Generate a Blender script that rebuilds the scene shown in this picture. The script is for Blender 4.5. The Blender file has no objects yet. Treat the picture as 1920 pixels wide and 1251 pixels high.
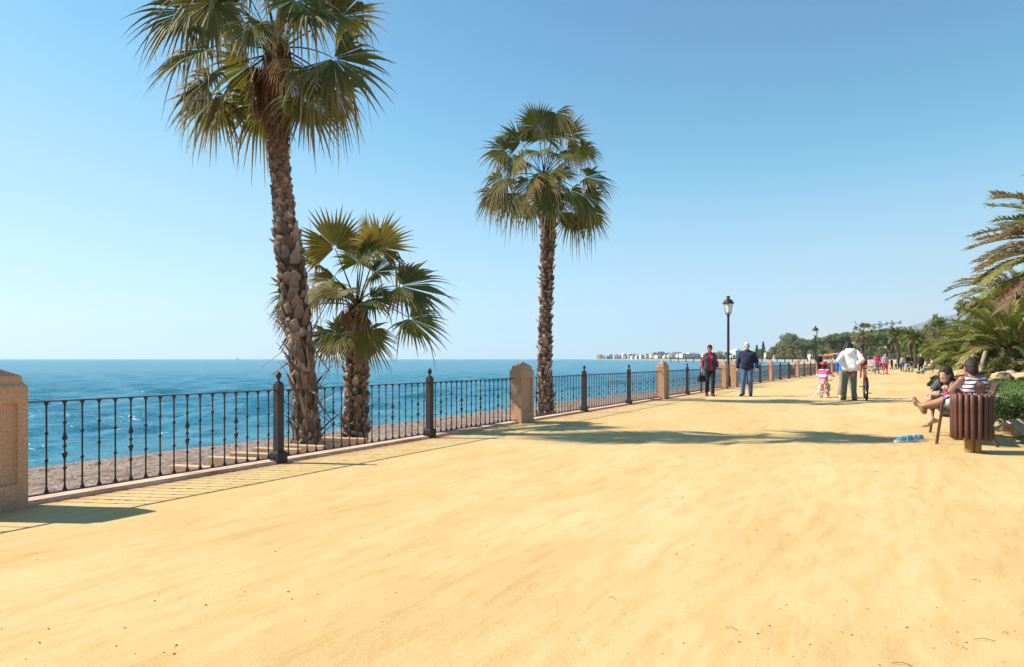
import bpy, math, random
import numpy as np
from mathutils import Vector, Matrix, noise as mnoise

random.seed(7)
rng = np.random.default_rng(11)
R = math.radians
scene = bpy.context.scene
COL = scene.collection

# ---------------------------------------------------------------- camera, world, sun, exposure
FOC, CX, HY, EYE = 1280.0, 960.0, 673.5, 1.2
cam_d = bpy.data.cameras.new("camera")
cam_d.sensor_width = 36.0
cam_d.lens = FOC / 1920 * 36.0
cam_d.shift_y = (HY - 625.5) / 1920
cam_d.clip_start = 0.05
cam_d.clip_end = 60000
cam = bpy.data.objects.new("camera", cam_d)
cam.location = (0, 0, EYE)
cam.rotation_euler = (R(90), 0, 0)
COL.objects.link(cam)
scene.camera = cam

SUN_EL = R(42.0)
SUN_H = Vector((-1.0, 0.12, 0)).normalized()
SUN_DIR = SUN_H * math.cos(SUN_EL) + Vector((0, 0, math.sin(SUN_EL)))
sun_d = bpy.data.lights.new("sun", "SUN")
sun_d.energy = 4.8
sun_d.angle = R(0.53)
sun_d.color = (1.0, 0.93, 0.82)
sun = bpy.data.objects.new("sun", sun_d)
sun.rotation_euler = (-SUN_DIR).to_track_quat('-Z', 'Y').to_euler()
COL.objects.link(sun)

SKY_R = [(.12, .05), (.26, .125), (.37, .265), (.48, .37), (.75, .50), (.9, .57), (1.1, .67), (1.5, .75)]
SKY_G = [(.25, .15), (.52, .385), (.72, .575), (.88, .67), (1.12, .76), (1.38, .84), (1.7, .88)]
SKY_B = [(.5, .32), (.94, .66), (1.18, .84), (1.3, .90), (1.6, .97), (1.8, .99)]
world = bpy.data.worlds.new("World")
scene.world = world
world.use_nodes = True
wn = world.node_tree
bg = wn.nodes["Background"]
sky = wn.nodes.new("ShaderNodeTexSky")
sky.sky_type = 'NISHITA'
sky.sun_disc = False
sky.sun_elevation = SUN_EL
sky.sun_rotation = math.atan2(SUN_H.x, SUN_H.y)
sky.altitude = 0
sky.air_density = 1.0
sky.dust_density = 0.15
sky.ozone_density = 2.2
wb = wn.nodes.new("ShaderNodeMix"); wb.data_type = 'RGBA'; wb.blend_type = 'MULTIPLY'
wb.inputs[0].default_value = 1.0; wb.inputs[7].default_value = (0.74, 1.0, 1.10, 1)     # the camera's cool white balance
wn.links.new(sky.outputs[0], wb.inputs[6])
# the camera's tone response for the sky: highlights near the horizon roll off, the far side deepens
pre = wn.nodes.new("ShaderNodeVectorMath"); pre.operation = 'SCALE'; pre.inputs['Scale'].default_value = .13 * 2 ** .75 / 2
cv = wn.nodes.new("ShaderNodeRGBCurve")
post = wn.nodes.new("ShaderNodeVectorMath"); post.operation = 'SCALE'; post.inputs['Scale'].default_value = 2 / (.13 * 2 ** .75)
for ci, pts in enumerate((SKY_R, SKY_G, SKY_B)):
    c_ = cv.mapping.curves[ci]
    c_.points[0].location = (0, 0); c_.points[1].location = (1, pts[-1][1] / 2 + .02)
    for a_, b_ in pts: c_.points.new(a_ / 2, b_ / 2)
cv.mapping.use_clip = False
cv.mapping.update()
wn.links.new(wb.outputs[2], pre.inputs[0]); wn.links.new(pre.outputs[0], cv.inputs['Color']); wn.links.new(cv.outputs[0], post.inputs[0])
wn.links.new(post.outputs[0], bg.inputs[0])
bg.inputs[1].default_value = 0.13

scene.view_settings.view_transform = 'Standard'
scene.view_settings.look = 'None'
scene.view_settings.gamma = 1
scene.view_settings.use_curve_mapping = False
scene.view_settings.exposure = 0.75
scene.cycles.max_bounces = 6
scene.cycles.diffuse_bounces = 3
scene.cycles.glossy_bounces = 3
scene.cycles.transmission_bounces = 3
scene.cycles.transparent_max_bounces = 6
scene.cycles.volume_bounces = 1
scene.cycles.use_denoising = True


def W(px, py, Y):
    return Vector(((px - CX) / FOC * Y, Y, EYE - (py - HY) / FOC * Y))


def G(px, py, z=0.0):
    Y = FOC * (EYE - z) / (py - HY)
    return Vector(((px - CX) / FOC * Y, Y, z))


def fence_x(Y):
    return 0.5703 * Y - 7.21 + 0.045 * max(0.0, Y - 35)


# ---------------------------------------------------------------- mesh helpers
def tag(o, label=None, cat=None, group=None, kind=None):
    if label: o['label'] = label
    if cat: o['category'] = cat
    if group: o['group'] = group
    if kind: o['kind'] = kind
    return o


def empty(name, loc, rz=0.0, label=None, cat=None, group=None):
    o = bpy.data.objects.new(name, None)
    o.empty_display_size = 0.2
    COL.objects.link(o)
    o.location = loc
    o.rotation_euler = (0, 0, rz)
    return tag(o, label, cat, group)


def copy_tree(o, parent=None):
    c = o.copy()
    COL.objects.link(c)
    if parent is not None:
        c.parent = parent
    for ch in list(o.children):
        copy_tree(ch, c)
    return c


class MB:
    def __init__(self):
        self.v = []; self.f = []; self.m = []; self.c = []

    def add(self, vs, fs, mi=0, col=(1, 1, 1)):
        b = len(self.v)
        self.v.extend([tuple(p) for p in vs])
        self.f.extend([tuple(i + b for i in f) for f in fs])
        self.m.extend([mi] * len(fs))
        if len(col) and hasattr(col[0], '__len__'):
            self.c.extend([tuple(q) for q in col])
        else:
            self.c.extend([tuple(col)] * len(vs))

    def box(self, c, s, rz=0.0, mi=0, col=(1, 1, 1), rot=None, top=1.0):
        c = Vector(c); hx, hy, hz = s[0] / 2, s[1] / 2, s[2] / 2
        M = rot if rot is not None else Matrix.Rotation(rz, 3, 'Z')
        vs = []
        for z in (-hz, hz):
            k = 1.0 if z < 0 else top
            for x, y in ((-hx, -hy), (hx, -hy), (hx, hy), (-hx, hy)):
                vs.append(c + M @ Vector((x * k, y * k, z)))
        self.add(vs, [(0, 3, 2, 1), (4, 5, 6, 7), (0, 1, 5, 4), (1, 2, 6, 5), (2, 3, 7, 6), (3, 0, 4, 7)], mi, col)

    def tube(self, pts, rad, n=8, mi=0, col=(1, 1, 1), caps=True, flat=None):
        pts = [Vector(p) for p in pts]
        if not hasattr(rad, '__len__'): rad = [rad] * len(pts)
        vs = []; fs = []
        ref = None
        for i, p in enumerate(pts):
            t = (pts[min(i + 1, len(pts) - 1)] - pts[max(i - 1, 0)])
            t = t.normalized() if t.length > 1e-9 else Vector((0, 0, 1))
            if ref is None:
                ref = Vector((0, 0, 1)) if abs(t.z) < .9 else Vector((1, 0, 0))
            a = ref - t * ref.dot(t)
            if a.length < 1e-4: a = t.orthogonal()
            a.normalize(); b = t.cross(a); ref = a
            for k in range(n):
                an = 2 * math.pi * k / n
                vs.append(p + (a * math.cos(an) + b * math.sin(an)) * rad[i])
        for i in range(len(pts) - 1):
            for k in range(n):
                k2 = (k + 1) % n
                fs.append((i * n + k, i * n + k2, (i + 1) * n + k2, (i + 1) * n + k))
        if caps:
            fs.append(tuple(reversed(range(n))))
            fs.append(tuple(range((len(pts) - 1) * n, len(pts) * n)))
        self.add(vs, fs, mi, col)

    def lathe(self, prof, o=(0, 0, 0), n=12, mi=0, col=(1, 1, 1), sq=False):
        o = Vector(o); vs = []; fs = []
        for r, z in prof:
            for k in range(n):
                an = 2 * math.pi * (k + (.5 if sq else 0)) / n
                vs.append(o + Vector((r * math.cos(an), r * math.sin(an), z)))
        m = len(prof)
        for i in range(m - 1):
            for k in range(n):
                k2 = (k + 1) % n
                fs.append((i * n + k, i * n + k2, (i + 1) * n + k2, (i + 1) * n + k))
        fs.append(tuple(reversed(range(n))))
        fs.append(tuple(range((m - 1) * n, m * n)))
        self.add(vs, fs, mi, col)

    def torus(self, c, r, rt, axis='Y', n=28, m=8, mi=0, col=(1, 1, 1)):
        c = Vector(c); vs = []; fs = []
        for i in range(n):
            a = 2 * math.pi * i / n
            for j in range(m):
                b = 2 * math.pi * j / m
                rr = r + rt * math.cos(b); h = rt * math.sin(b)
                p = {'Y': (rr * math.cos(a), h, rr * math.sin(a)), 'X': (h, rr * math.cos(a), rr * math.sin(a)),
                     'Z': (rr * math.cos(a), rr * math.sin(a), h)}[axis]
                vs.append(c + Vector(p))
        for i in range(n):
            for j in range(m):
                fs.append((i * m + j, ((i + 1) % n) * m + j, ((i + 1) % n) * m + (j + 1) % m, i * m + (j + 1) % m))
        self.add(vs, fs, mi, col)

    def ball(self, c, r, n=10, m=6, mi=0, col=(1, 1, 1)):
        if not hasattr(r, '__len__'): r = (r, r, r)
        c = Vector(c); vs = []; fs = []
        for i in range(1, m):
            th = math.pi * i / m
            for k in range(n):
                a = 2 * math.pi * k / n
                vs.append(c + Vector((r[0] * math.sin(th) * math.cos(a), r[1] * math.sin(th) * math.sin(a), r[2] * math.cos(th))))
        t = len(vs); vs.append(c + Vector((0, 0, r[2]))); vs.append(c - Vector((0, 0, r[2])))
        for i in range(m - 2):
            for k in range(n):
                k2 = (k + 1) % n
                fs.append((i * n + k, (i + 1) * n + k, (i + 1) * n + k2, i * n + k2))
        for k in range(n):
            fs.append((t, k, (k + 1) % n)); fs.append((t + 1, (m - 2) * n + (k + 1) % n, (m - 2) * n + k))
        self.add(vs, fs, mi, col)

    def build(self, name, mats, parent=None, smooth=None, bevel=0.0):
        me = bpy.data.meshes.new(name)
        me.from_pydata(self.v, [], self.f)
        if not isinstance(mats, (list, tuple)): mats = [mats]
        for m_ in mats: me.materials.append(m_)
        if len(mats) > 1: me.polygons.foreach_set('material_index', self.m)
        at = me.color_attributes.new('Col', 'FLOAT_COLOR', 'POINT')
        ca = np.ones((len(self.v), 4), np.float32)
        ca[:, :3] = np.array(self.c, np.float32).reshape(-1, 3)
        at.data.foreach_set('color', ca.ravel())
        if smooth is not None:
            me.polygons.foreach_set('use_smooth', [True] * len(self.f))
            if smooth < 179: me.set_sharp_from_angle(angle=R(smooth))
        me.update()
        o = bpy.data.objects.new(name, me)
        COL.objects.link(o)
        if parent is not None: o.parent = parent
        if bevel:
            b = o.modifiers.new('bevel', 'BEVEL'); b.width = bevel; b.segments = 2; b.limit_method = 'ANGLE'
        return o


def np_mesh(name, V, F, mats, parent=None, smooth=True, col=None, midx=None):
    """mesh from numpy arrays; F is an (n,4) or (n,3) array"""
    me = bpy.data.meshes.new(name)
    nf, k = F.shape
    me.vertices.add(len(V)); me.vertices.foreach_set('co', np.asarray(V, np.float32).ravel())
    me.loops.add(nf * k); me.loops.foreach_set('vertex_index', F.astype(np.int32).ravel())
    me.polygons.add(nf)
    me.polygons.foreach_set('loop_start', np.arange(0, nf * k, k, dtype=np.int32))
    me.polygons.foreach_set('loop_total', np.full(nf, k, np.int32))
    if smooth: me.polygons.foreach_set('use_smooth', np.ones(nf, bool))
    if not isinstance(mats, (list, tuple)): mats = [mats]
    for m_ in mats: me.materials.append(m_)
    if midx is not None: me.polygons.foreach_set('material_index', midx.astype(np.int32))
    if col is not None:
        at = me.color_attributes.new('Col', 'FLOAT_COLOR', 'POINT')
        ca = np.ones((len(V), 4), np.float32); ca[:, :3] = col
        at.data.foreach_set('color', ca.ravel())
    me.update(calc_edges=True); me.validate()
    o = bpy.data.objects.new(name, me)
    COL.objects.link(o)
    if parent is not None: o.parent = parent
    return o


# ---------------------------------------------------------------- materials
class NT:
    def __init__(self, name):
        self.mat = bpy.data.materials.new(name)
        self.mat.use_nodes = True
        self.t = self.mat.node_tree
        self.b = self.t.nodes["Principled BSDF"]
        self.out = self.t.nodes["Material Output"]

    def n(self, typ, **kw):
        nd = self.t.nodes.new(typ)
        for k, v in kw.items():
            if k.startswith('i_'):
                key = k[2:]
                key = int(key) if key.isdigit() else key.replace('_', ' ')
                nd.inputs[key].default_value = v
            else:
                setattr(nd, k, v)
        return nd

    def l(self, a, b): self.t.links.new(a, b)

    def noise(self, scale, detail=4, rough=.55, coord=None, dist=0.0):
        nd = self.n("ShaderNodeTexNoise", i_Scale=scale, i_Detail=detail, i_Roughness=rough, i_Distortion=dist)
        if coord is not None: self.l(coord, nd.inputs['Vector'])
        return nd

    def ramp(self, fac, stops):
        r = self.n("ShaderNodeValToRGB")
        e = r.color_ramp.elements
        while len(e) < len(stops): e.new(0.5)
        for i, (p, c) in enumerate(stops):
            e[i].position = p
            e[i].color = (*c, 1) if len(c) == 3 else c
        self.l(fac, r.inputs[0])
        return r

    def mix(self, a, b, fac, mode='MIX'):
        m = self.n("ShaderNodeMix", data_type='RGBA', blend_type=mode)
        for s, x in ((0, fac), (6, a), (7, b)):
            if hasattr(x, 'is_output'): self.l(x, m.inputs[s])
            elif isinstance(x, (int, float)): m.inputs[s].default_value = x
            else: m.inputs[s].default_value = (*x, 1)
        return m.outputs[2]

    def bump(self, h, strength=.3, dist=.02, prev=None):
        b = self.n("ShaderNodeBump", i_Strength=strength, i_Distance=dist)
        self.l(h, b.inputs['Height'])
        if prev is not None: self.l(prev, b.inputs['Normal'])
        return b.outputs[0]


MATS = {}


def mat(name, col, rough=.6, var=.15, scale=6.0, bump=.2, bscale=60, bdist=.01, metal=0.0, attr=False, world_coord=False,
        trans=0.0, spec=.5, dirt=None):
    if name in MATS: return MATS[name]
    N = NT(name)
    co = N.n("ShaderNodeNewGeometry").outputs['Position'] if world_coord else N.n("ShaderNodeTexCoord").outputs['Object']
    nz = N.noise(scale, 5, .6, co)
    lo = tuple(c * (1 - var) for c in col); hi = tuple(min(1, c * (1 + var)) for c in col)
    c = N.ramp(nz.outputs['Fac'], [(.3, lo), (.7, hi)]).outputs[0]
    if dirt:
        d = N.noise(scale * .6, 8, .7, co)
        f = N.ramp(d.outputs['Fac'], [(.5, (0, 0, 0)), (.72, (1, 1, 1))]).outputs[0]
        c = N.mix(c, dirt, f)
    if attr:
        a = N.n("ShaderNodeVertexColor", layer_name='Col')
        c = N.mix(c, a.outputs[0], 1.0, 'MULTIPLY')
    N.l(c, N.b.inputs['Base Color'])
    N.b.inputs['Roughness'].default_value = rough
    N.b.inputs['Metallic'].default_value = metal
    N.b.inputs['Specular IOR Level'].default_value = spec
    if bump:
        bz = N.noise(bscale, 4, .6, co)
        N.l(N.bump(bz.outputs['Fac'], bump, bdist), N.b.inputs['Normal'])
    if trans:
        tr = N.n("ShaderNodeBsdfTranslucent")
        tc = N.mix(c, (1.25, 1.2, .55), 1.0, 'MULTIPLY')
        N.l(tc, tr.inputs[0])
        ms = N.n("ShaderNodeMixShader", i_0=trans)
        N.l(N.b.outputs[0], ms.inputs[1]); N.l(tr.outputs[0], ms.inputs[2])
        N.l(ms.outputs[0], N.out.inputs[0])
    MATS[name] = N.mat
    return N.mat


IRON = mat('black_iron', (.026, .021, .019), .55, .4, 9, .25, 90, .004, dirt=(.06, .03, .018))
IRON_BROWN = mat('rail_iron', (.05, .03, .022), .55, .4, 5, .25, 90, .004)
LEAF = mat('palm_leaf', (1, 1, 1), .6, .25, 4, 0, attr=True, trans=.32, spec=.18)
BARK = mat('palm_bark', (1, 1, 1), .9, .35, 14, .6, 55, .02, attr=True)
FOL = mat('foliage', (1, 1, 1), .6, .3, 1.2, 0, attr=True, trans=.32, spec=.2)
WOODT = mat('tree_trunk_bark', (.13, .095, .07), .9, .3, 5, .6, 25, .03)


def granite():
    N = NT('pink_granite')
    co = N.n("ShaderNodeTexCoord").outputs['Object']
    a = N.noise(230, 3, .7, co); b = N.noise(95, 2, .6, co); d = N.noise(2.2, 5, .65, co)
    c1 = N.ramp(a.outputs['Fac'], [(.36, (.19, .095, .05)), (.5, (.67, .385, .225)), (.66, (.83, .54, .36))]).outputs[0]
    c2 = N.ramp(b.outputs['Fac'], [(.38, (.62, .56, .52)), (.6, (1, 1, 1))]).outputs[0]
    c = N.mix(c1, c2, .8, 'MULTIPLY')
    f = N.ramp(d.outputs['Fac'], [(.5, (0, 0, 0)), (.75, (.6, .6, .6))]).outputs[0]
    c = N.mix(c, (.32, .17, .11), f)
    N.l(c, N.b.inputs['Base Color'])
    N.b.inputs['Roughness'].default_value = .75
    N.l(N.bump(a.outputs['Fac'], .25, .004), N.b.inputs['Normal'])
    return N.mat


GRANITE = granite()
# ================================================================ THE SETTING
def albero():
    N = NT('albero_sand')
    co = N.n("ShaderNodeNewGeometry").outputs['Position']
    rt_ = N.n("ShaderNodeMapping"); N.l(co, rt_.inputs[0]); rt_.inputs['Rotation'].default_value = (0, 0, R(29.7))   # turn so the promenade runs along y
    mp = N.n("ShaderNodeMapping"); N.l(rt_.outputs[0], mp.inputs[0]); mp.inputs['Scale'].default_value = (2.6, .55, 1)
    big = N.noise(.55, 6, .6, mp.outputs[0], .3)
    med = N.noise(3.2, 6, .65, mp.outputs[0], .2)
    fine = N.noise(110, 4, .7, co)
    vb = N.noise(.16, 3, .5, co)
    c = N.ramp(big.outputs['Fac'], [(.3, (.60, .405, .175)), (.5, (.65, .46, .215)), (.7, (.685, .505, .255))]).outputs[0]
    c = N.mix(c, N.ramp(med.outputs['Fac'], [(.36, (.93, .87, .76)), (.55, (1.02, 1.02, 1.03))]).outputs[0], .9, 'MULTIPLY')
    c = N.mix(c, N.ramp(vb.outputs['Fac'], [(.35, (.93, .90, .84)), (.65, (1.05, 1.06, 1.1))]).outputs[0], 1.0, 'MULTIPLY')
    c = N.mix(c, N.ramp(fine.outputs['Fac'], [(.3, (.78, .72, .62)), (.48, (1, 1, 1)), (.8, (1.08, 1.08, 1.08))]).outputs[0], .75, 'MULTIPLY')
    # reddish brick dust beside the kerb, along the fence line: lateral distance from the fence
    sep = N.n("ShaderNodeSeparateXYZ"); N.l(co, sep.inputs[0])
    ml = N.n("ShaderNodeMath", operation='MULTIPLY_ADD'); N.l(sep.outputs['Y'], ml.inputs[0])
    ml.inputs[1].default_value = -.5703; ml.inputs[2].default_value = 7.21
    ad = N.n("ShaderNodeMath", operation='ADD'); N.l(ml.outputs[0], ad.inputs[0]); N.l(sep.outputs['X'], ad.inputs[1])
    wob = N.n("ShaderNodeMath", operation='MULTIPLY_ADD'); N.l(med.outputs['Fac'], wob.inputs[0])
    wob.inputs[1].default_value = .5; N.l(ad.outputs[0], wob.inputs[2])
    f = N.ramp(wob.outputs[0], [(.0, (0, 0, 0)), (.38, (.55, .55, .55)), (.62, (0, 0, 0))]).outputs[0]
    c = N.mix(c, (.50, .23, .11), f)
    # wheel tracks: pale pressed lines running with the promenade
    for off, wd, st in ((5.13, .014, .13), (5.33, .009, .11), (5.75, .010, .08)):
        wv = N.noise(.35, 2, .5, co)
        q = N.n("ShaderNodeMath", operation='MULTIPLY_ADD'); N.l(wv.outputs['Fac'], q.inputs[0]); q.inputs[1].default_value = .5; N.l(ad.outputs[0], q.inputs[2])
        q2 = N.n("ShaderNodeMath", operation='SUBTRACT'); N.l(q.outputs[0], q2.inputs[0]); q2.inputs[1].default_value = off + .25
        q3 = N.n("ShaderNodeMath", operation='ABSOLUTE'); N.l(q2.outputs[0], q3.inputs[0])
        r = N.ramp(q3.outputs[0], [(wd * .5, (st, st, st)), (wd * 1.6, (0, 0, 0))]).outputs[0]
        c = N.mix(c, (.74, .55, .30), r)
    N.l(c, N.b.inputs['Base Color'])
    N.b.inputs['Roughness'].default_value = .95
    N.b.inputs['Specular IOR Level'].default_value = .15
    n1 = N.bump(med.outputs['Fac'], .22, .02)
    n2 = N.bump(fine.outputs['Fac'], .5, .006, n1)
    foot = N.noise(9, 3, .6, co)
    n3 = N.bump(foot.outputs['Fac'], .22, .02, n2)
    N.l(n3, N.b.inputs['Normal'])
    return N.mat


ALBERO = albero()


def strip(name, ys, offs, zf, m, kind='structure', jitter=None):
    V = []; F = []
    for y in ys:
        for k, o in enumerate(offs):
            x = fence_x(y) + o
            z = zf(o, y, x)
            V.append((x, y, z))
    n = len(offs)
    for i in range(len(ys) - 1):
        for k in range(n - 1):
            F.append((i * n + k, i * n + k + 1, (i + 1) * n + k + 1, (i + 1) * n + k))
    o = np_mesh(name, np.array(V), np.array(F), m, smooth=True)
    tag(o, kind=kind)
    return o


def geo(a, b, n): return [a * (b / a) ** (i / (n - 1)) for i in range(n)]


EDGE = 9.1      # lateral width of the promenade at its garden side


def edge_x(Y):
    return fence_x(Y) + EDGE + .25 * math.sin(Y * .5) + .12 * math.sin(Y * 1.3 + 1)


ysp = [-6 + 1.0 * i for i in range(0, 40)] + [36 + 4 * i for i in range(1, 50)]
strip('promenade', ysp, [-.12 + 13.1 * i / 40 for i in range(41)],
      lambda o, y, x: .012 * mnoise.noise(Vector((x * .6, y * .6, 0))) * (0 if o < .5 else 1), ALBERO)

# low pink kerb under the railing and the wall that drops to the beach
KERB = mat('pink_kerb_stone', (.78, .47, .31), .85, .25, 3, .4, 80, .006, world_coord=True, dirt=(.33, .17, .11))
kb = MB()
yk = [-6 + 1.0 * i for i in range(0, 40)] + [36 + 3 * i for i in range(1, 60)]
for i in range(len(yk) - 1):
    y0, y1 = yk[i], yk[i + 1]
    prof = [(-.22, -1.4), (-.22, .03), (.05, .03), (.062, .018), (.062, -.1)]
    vs = [(fence_x(y) + a, y, b) for y in (y0, y1) for a, b in prof]
    kb.add(vs, [(j, j + 1, 5 + j + 1, 5 + j) for j in range(4)])
tag(kb.build('kerb', KERB), kind='structure')


def beach_mat():
    N = NT('beach_sand')
    co = N.n("ShaderNodeNewGeometry").outputs['Position']
    a = N.noise(.5, 5, .6, co); b = N.noise(4.5, 5, .6, co, .4); f = N.noise(60, 3, .7, co)
    c = N.ramp(a.outputs['Fac'], [(.3, (.31, .225, .175)), (.7, (.41, .31, .245))]).outputs[0]
    c = N.mix(c, N.ramp(b.outputs['Fac'], [(.35, (.62, .60, .58)), (.6, (1.12, 1.12, 1.12))]).outputs[0], .95, 'MULTIPLY')
    c = N.mix(c, N.ramp(f.outputs['Fac'], [(.3, (.7, .7, .7)), (.7, (1.1, 1.1, 1.1))]).outputs[0], .6, 'MULTIPLY')
    N.l(c, N.b.inputs['Base Color']); N.b.inputs['Roughness'].default_value = .95
    N.b.inputs['Specular IOR Level'].default_value = .1
    n1 = N.bump(b.outputs['Fac'], 1.0, .2); n2 = N.bump(f.outputs['Fac'], .4, .01, n1)
    N.l(n2, N.b.inputs['Normal'])
    return N.mat


def beach_z(o, y, x):
    d = -o
    if d < 3.2: z = -.50 - .03 * d
    elif d < 10.4: z = -.60 - (d - 3.2) * (.40 / 7.2)
    else: z = -1.0 - (d - 10.4) * .16
    if .5 < d < 10.0:
        z += .05 * mnoise.noise(Vector((x * 1.5, y * 1.5, 0))) + .045 * mnoise.noise(Vector((x * 3.2, y * 3.2, 3)))
    return z


strip('beach', [-4 + .25 * i for i in range(0, 240)] + geo(56.5, 260, 40),
      [-22, -18, -15, -13, -11.8] + [-11.2 + i * .22 for i in range(52)], beach_z, beach_mat())


# ---- sea: a sheet of real waves, finer where it is near
def sea():
    N = NT('sea_water')
    co = N.n("ShaderNodeNewGeometry").outputs['Position']
    mp = N.n("ShaderNodeMapping"); N.l(co, mp.inputs[0]); mp.inputs['Rotation'].default_value = (0, 0, R(-8)); mp.inputs['Scale'].default_value = (.35, 1, 1)
    w1 = N.noise(.9, 6, .62, mp.outputs[0], .3); w2 = N.noise(.09, 5, .6, mp.outputs[0], .3); w3 = N.noise(.012, 4, .6, mp.outputs[0])
    sep = N.n("ShaderNodeSeparateXYZ"); N.l(co, sep.inputs[0])
    c = N.ramp(w3.outputs['Fac'], [(.35, (.014, .12, .20)), (.65, (.020, .15, .24))]).outputs[0]
    a = N.n("ShaderNodeVertexColor", layer_name='Col')
    sh = N.n("ShaderNodeSeparateColor"); N.l(a.outputs[0], sh.inputs[0])
    c = N.mix(c, (.07, .20, .23), sh.outputs[0])          # shallows over sand
    foam_n = N.noise(3.5, 6, .7, co)
    fm = N.n("ShaderNodeMath", operation='MULTIPLY'); N.l(sh.outputs[1], fm.inputs[0]); N.l(foam_n.outputs['Fac'], fm.inputs[1])
    fr = N.ramp(fm.outputs[0], [(.36, (0, 0, 0)), (.52, (.9, .9, .9))]).outputs[0]
    c = N.mix(c, (.75, .78, .78), fr)
    N.l(c, N.b.inputs['Base Color'])
    N.b.inputs['IOR'].default_value = 1.33
    rr = N.n("ShaderNodeMapRange"); N.l(fr, rr.inputs[0]); rr.inputs[3].default_value = .12; rr.inputs[4].default_value = .8
    N.l(rr.outputs[0], N.b.inputs['Roughness'])
    n1 = N.bump(w2.outputs['Fac'], .22, 2.6); n2 = N.bump(w1.outputs['Fac'], .9, .6, n1)
    N.l(n2, N.b.inputs['Normal'])
    # light coming back out of the water body, next to the sky's reflection
    df = N.n("ShaderNodeBsdfDiffuse"); dc = N.mix(c, (.085, .29, .385), .85); dc = N.mix(dc, (.75, .78, .78), fr)
    N.l(dc, df.inputs[0]); N.l(n2, df.inputs['Normal'])
    ms = N.n("ShaderNodeMixShader", i_0=.5); N.l(N.b.outputs[0], ms.inputs[1]); N.l(df.outputs[0], ms.inputs[2]); N.l(ms.outputs[0], N.out.inputs[0])
    nr, na = 760, 520
    r = 9.0 * (17000 / 9.0) ** (np.linspace(0, 1, nr))
    th = np.linspace(R(-58), R(22), na)
    RR, TH = np.meshgrid(r, th, indexing='ij')
    X = RR * np.sin(TH); Y = RR * np.cos(TH); Z = np.zeros_like(X)
    step = np.maximum(RR * (r[1] / r[0] - 1), RR * (th[1] - th[0]))
    g = np.random.default_rng(5)
    for k in range(70):
        lam = 0.5 * (5.0 / .5) ** g.random()
        an = R(118) + g.normal() * .5
        kx, ky = math.cos(an) * 2 * math.pi / lam, math.sin(an) * 2 * math.pi / lam
        amp = .0125 * lam ** .75
        fade = np.clip((lam / step - 2.2) / 2.5, 0, 1)
        Z += amp * fade * np.sin(kx * X + ky * Y + g.random() * 6.28 + .6 * np.sin(.21 * X - .13 * Y + k))
    fx = .5703 * Y - 7.21 + .045 * np.maximum(0, Y - 35)
    d = -10.4 - (X - fx)          # metres of water outward from the shore line
    damp = np.clip(d / 9, .06, 1)
    near = (Y < 230)
    Z = Z * np.where(near, damp, 1.0) - 1.0
    # swash line waves on the slope
    sw = np.where(near, np.exp(-((d - .5 - .5 * np.sin(Y * .22) - .3 * np.sin(Y * .9)) / .5) ** 2), 0)
    Z += .05 * sw
    colr = np.zeros(X.shape + (3,), np.float32)
    colr[..., 0] = np.where(near, np.clip(1 - d / 7, 0, 1) ** 1.5 * .6, 0)
    sw2 = np.where(near, np.exp(-((d - 3.2 - .8 * np.sin(Y * .13)) / .35) ** 2), 0) * .55
    patch = np.clip(.25 + .8 * np.sin(Y * .37 + 1) * np.sin(Y * .11) + .4 * np.sin(Y * .9), 0, 1)
    colr[..., 1] = np.clip(sw * patch * .62, 0, 1)
    V = np.stack([X, Y, Z], -1).reshape(-1, 3)
    idx = np.arange(nr * na).reshape(nr, na)
    F = np.stack([idx[:-1, :-1], idx[1:, :-1], idx[1:, 1:], idx[:-1, 1:]], -1).reshape(-1, 4)[:, ::-1]
    o = np_mesh('sea', V, F, N.mat, col=colr.reshape(-1, 3))
    tag(o, kind='structure')


sea()

# ---- the land round the bay
SHORE = [(-50, fence_x(-50) - 10.4), (165, fence_x(165) - 10.4), (260, 148), (375, 182), (470, 204), (560, 214), (660, 220), (805, 232), (1126, 256), (1877, 268),
         (2600, 285), (2750, 330), (3000, 700), (4000, 3500), (20000, 30000)]
_sy = np.array([s[0] for s in SHORE], float); _sx = np.array([s[1] for s in SHORE], float)


def sstep(a, b, x):
    t = min(1.0, max(0.0, (x - a) / (b - a))); return t * t * (3 - 2 * t)


def land_z(X, Y):
    d = X - float(np.interp(Y, _sy, _sx))
    if d < 0: return -1.0 + max(-2.5, d * .12)
    z = -1.0 + min(d, 30) / 30 * 1.9
    far = sstep(150, 330, Y)
    z = z * far + (-.9 if d < 10.5 else -.35) * (1 - far) if Y < 330 else z
    h = 8.5 * sstep(35, 190, d) * sstep(230, 430, Y)
    h += 5 * sstep(150, 420, d) * sstep(260, 420, Y)
    h *= 1 - .45 * sstep(650, 1200, Y)
    n = mnoise.noise(Vector((X * .006, Y * .006, 1.7)))
    return z + h * (1 + .35 * n)


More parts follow.
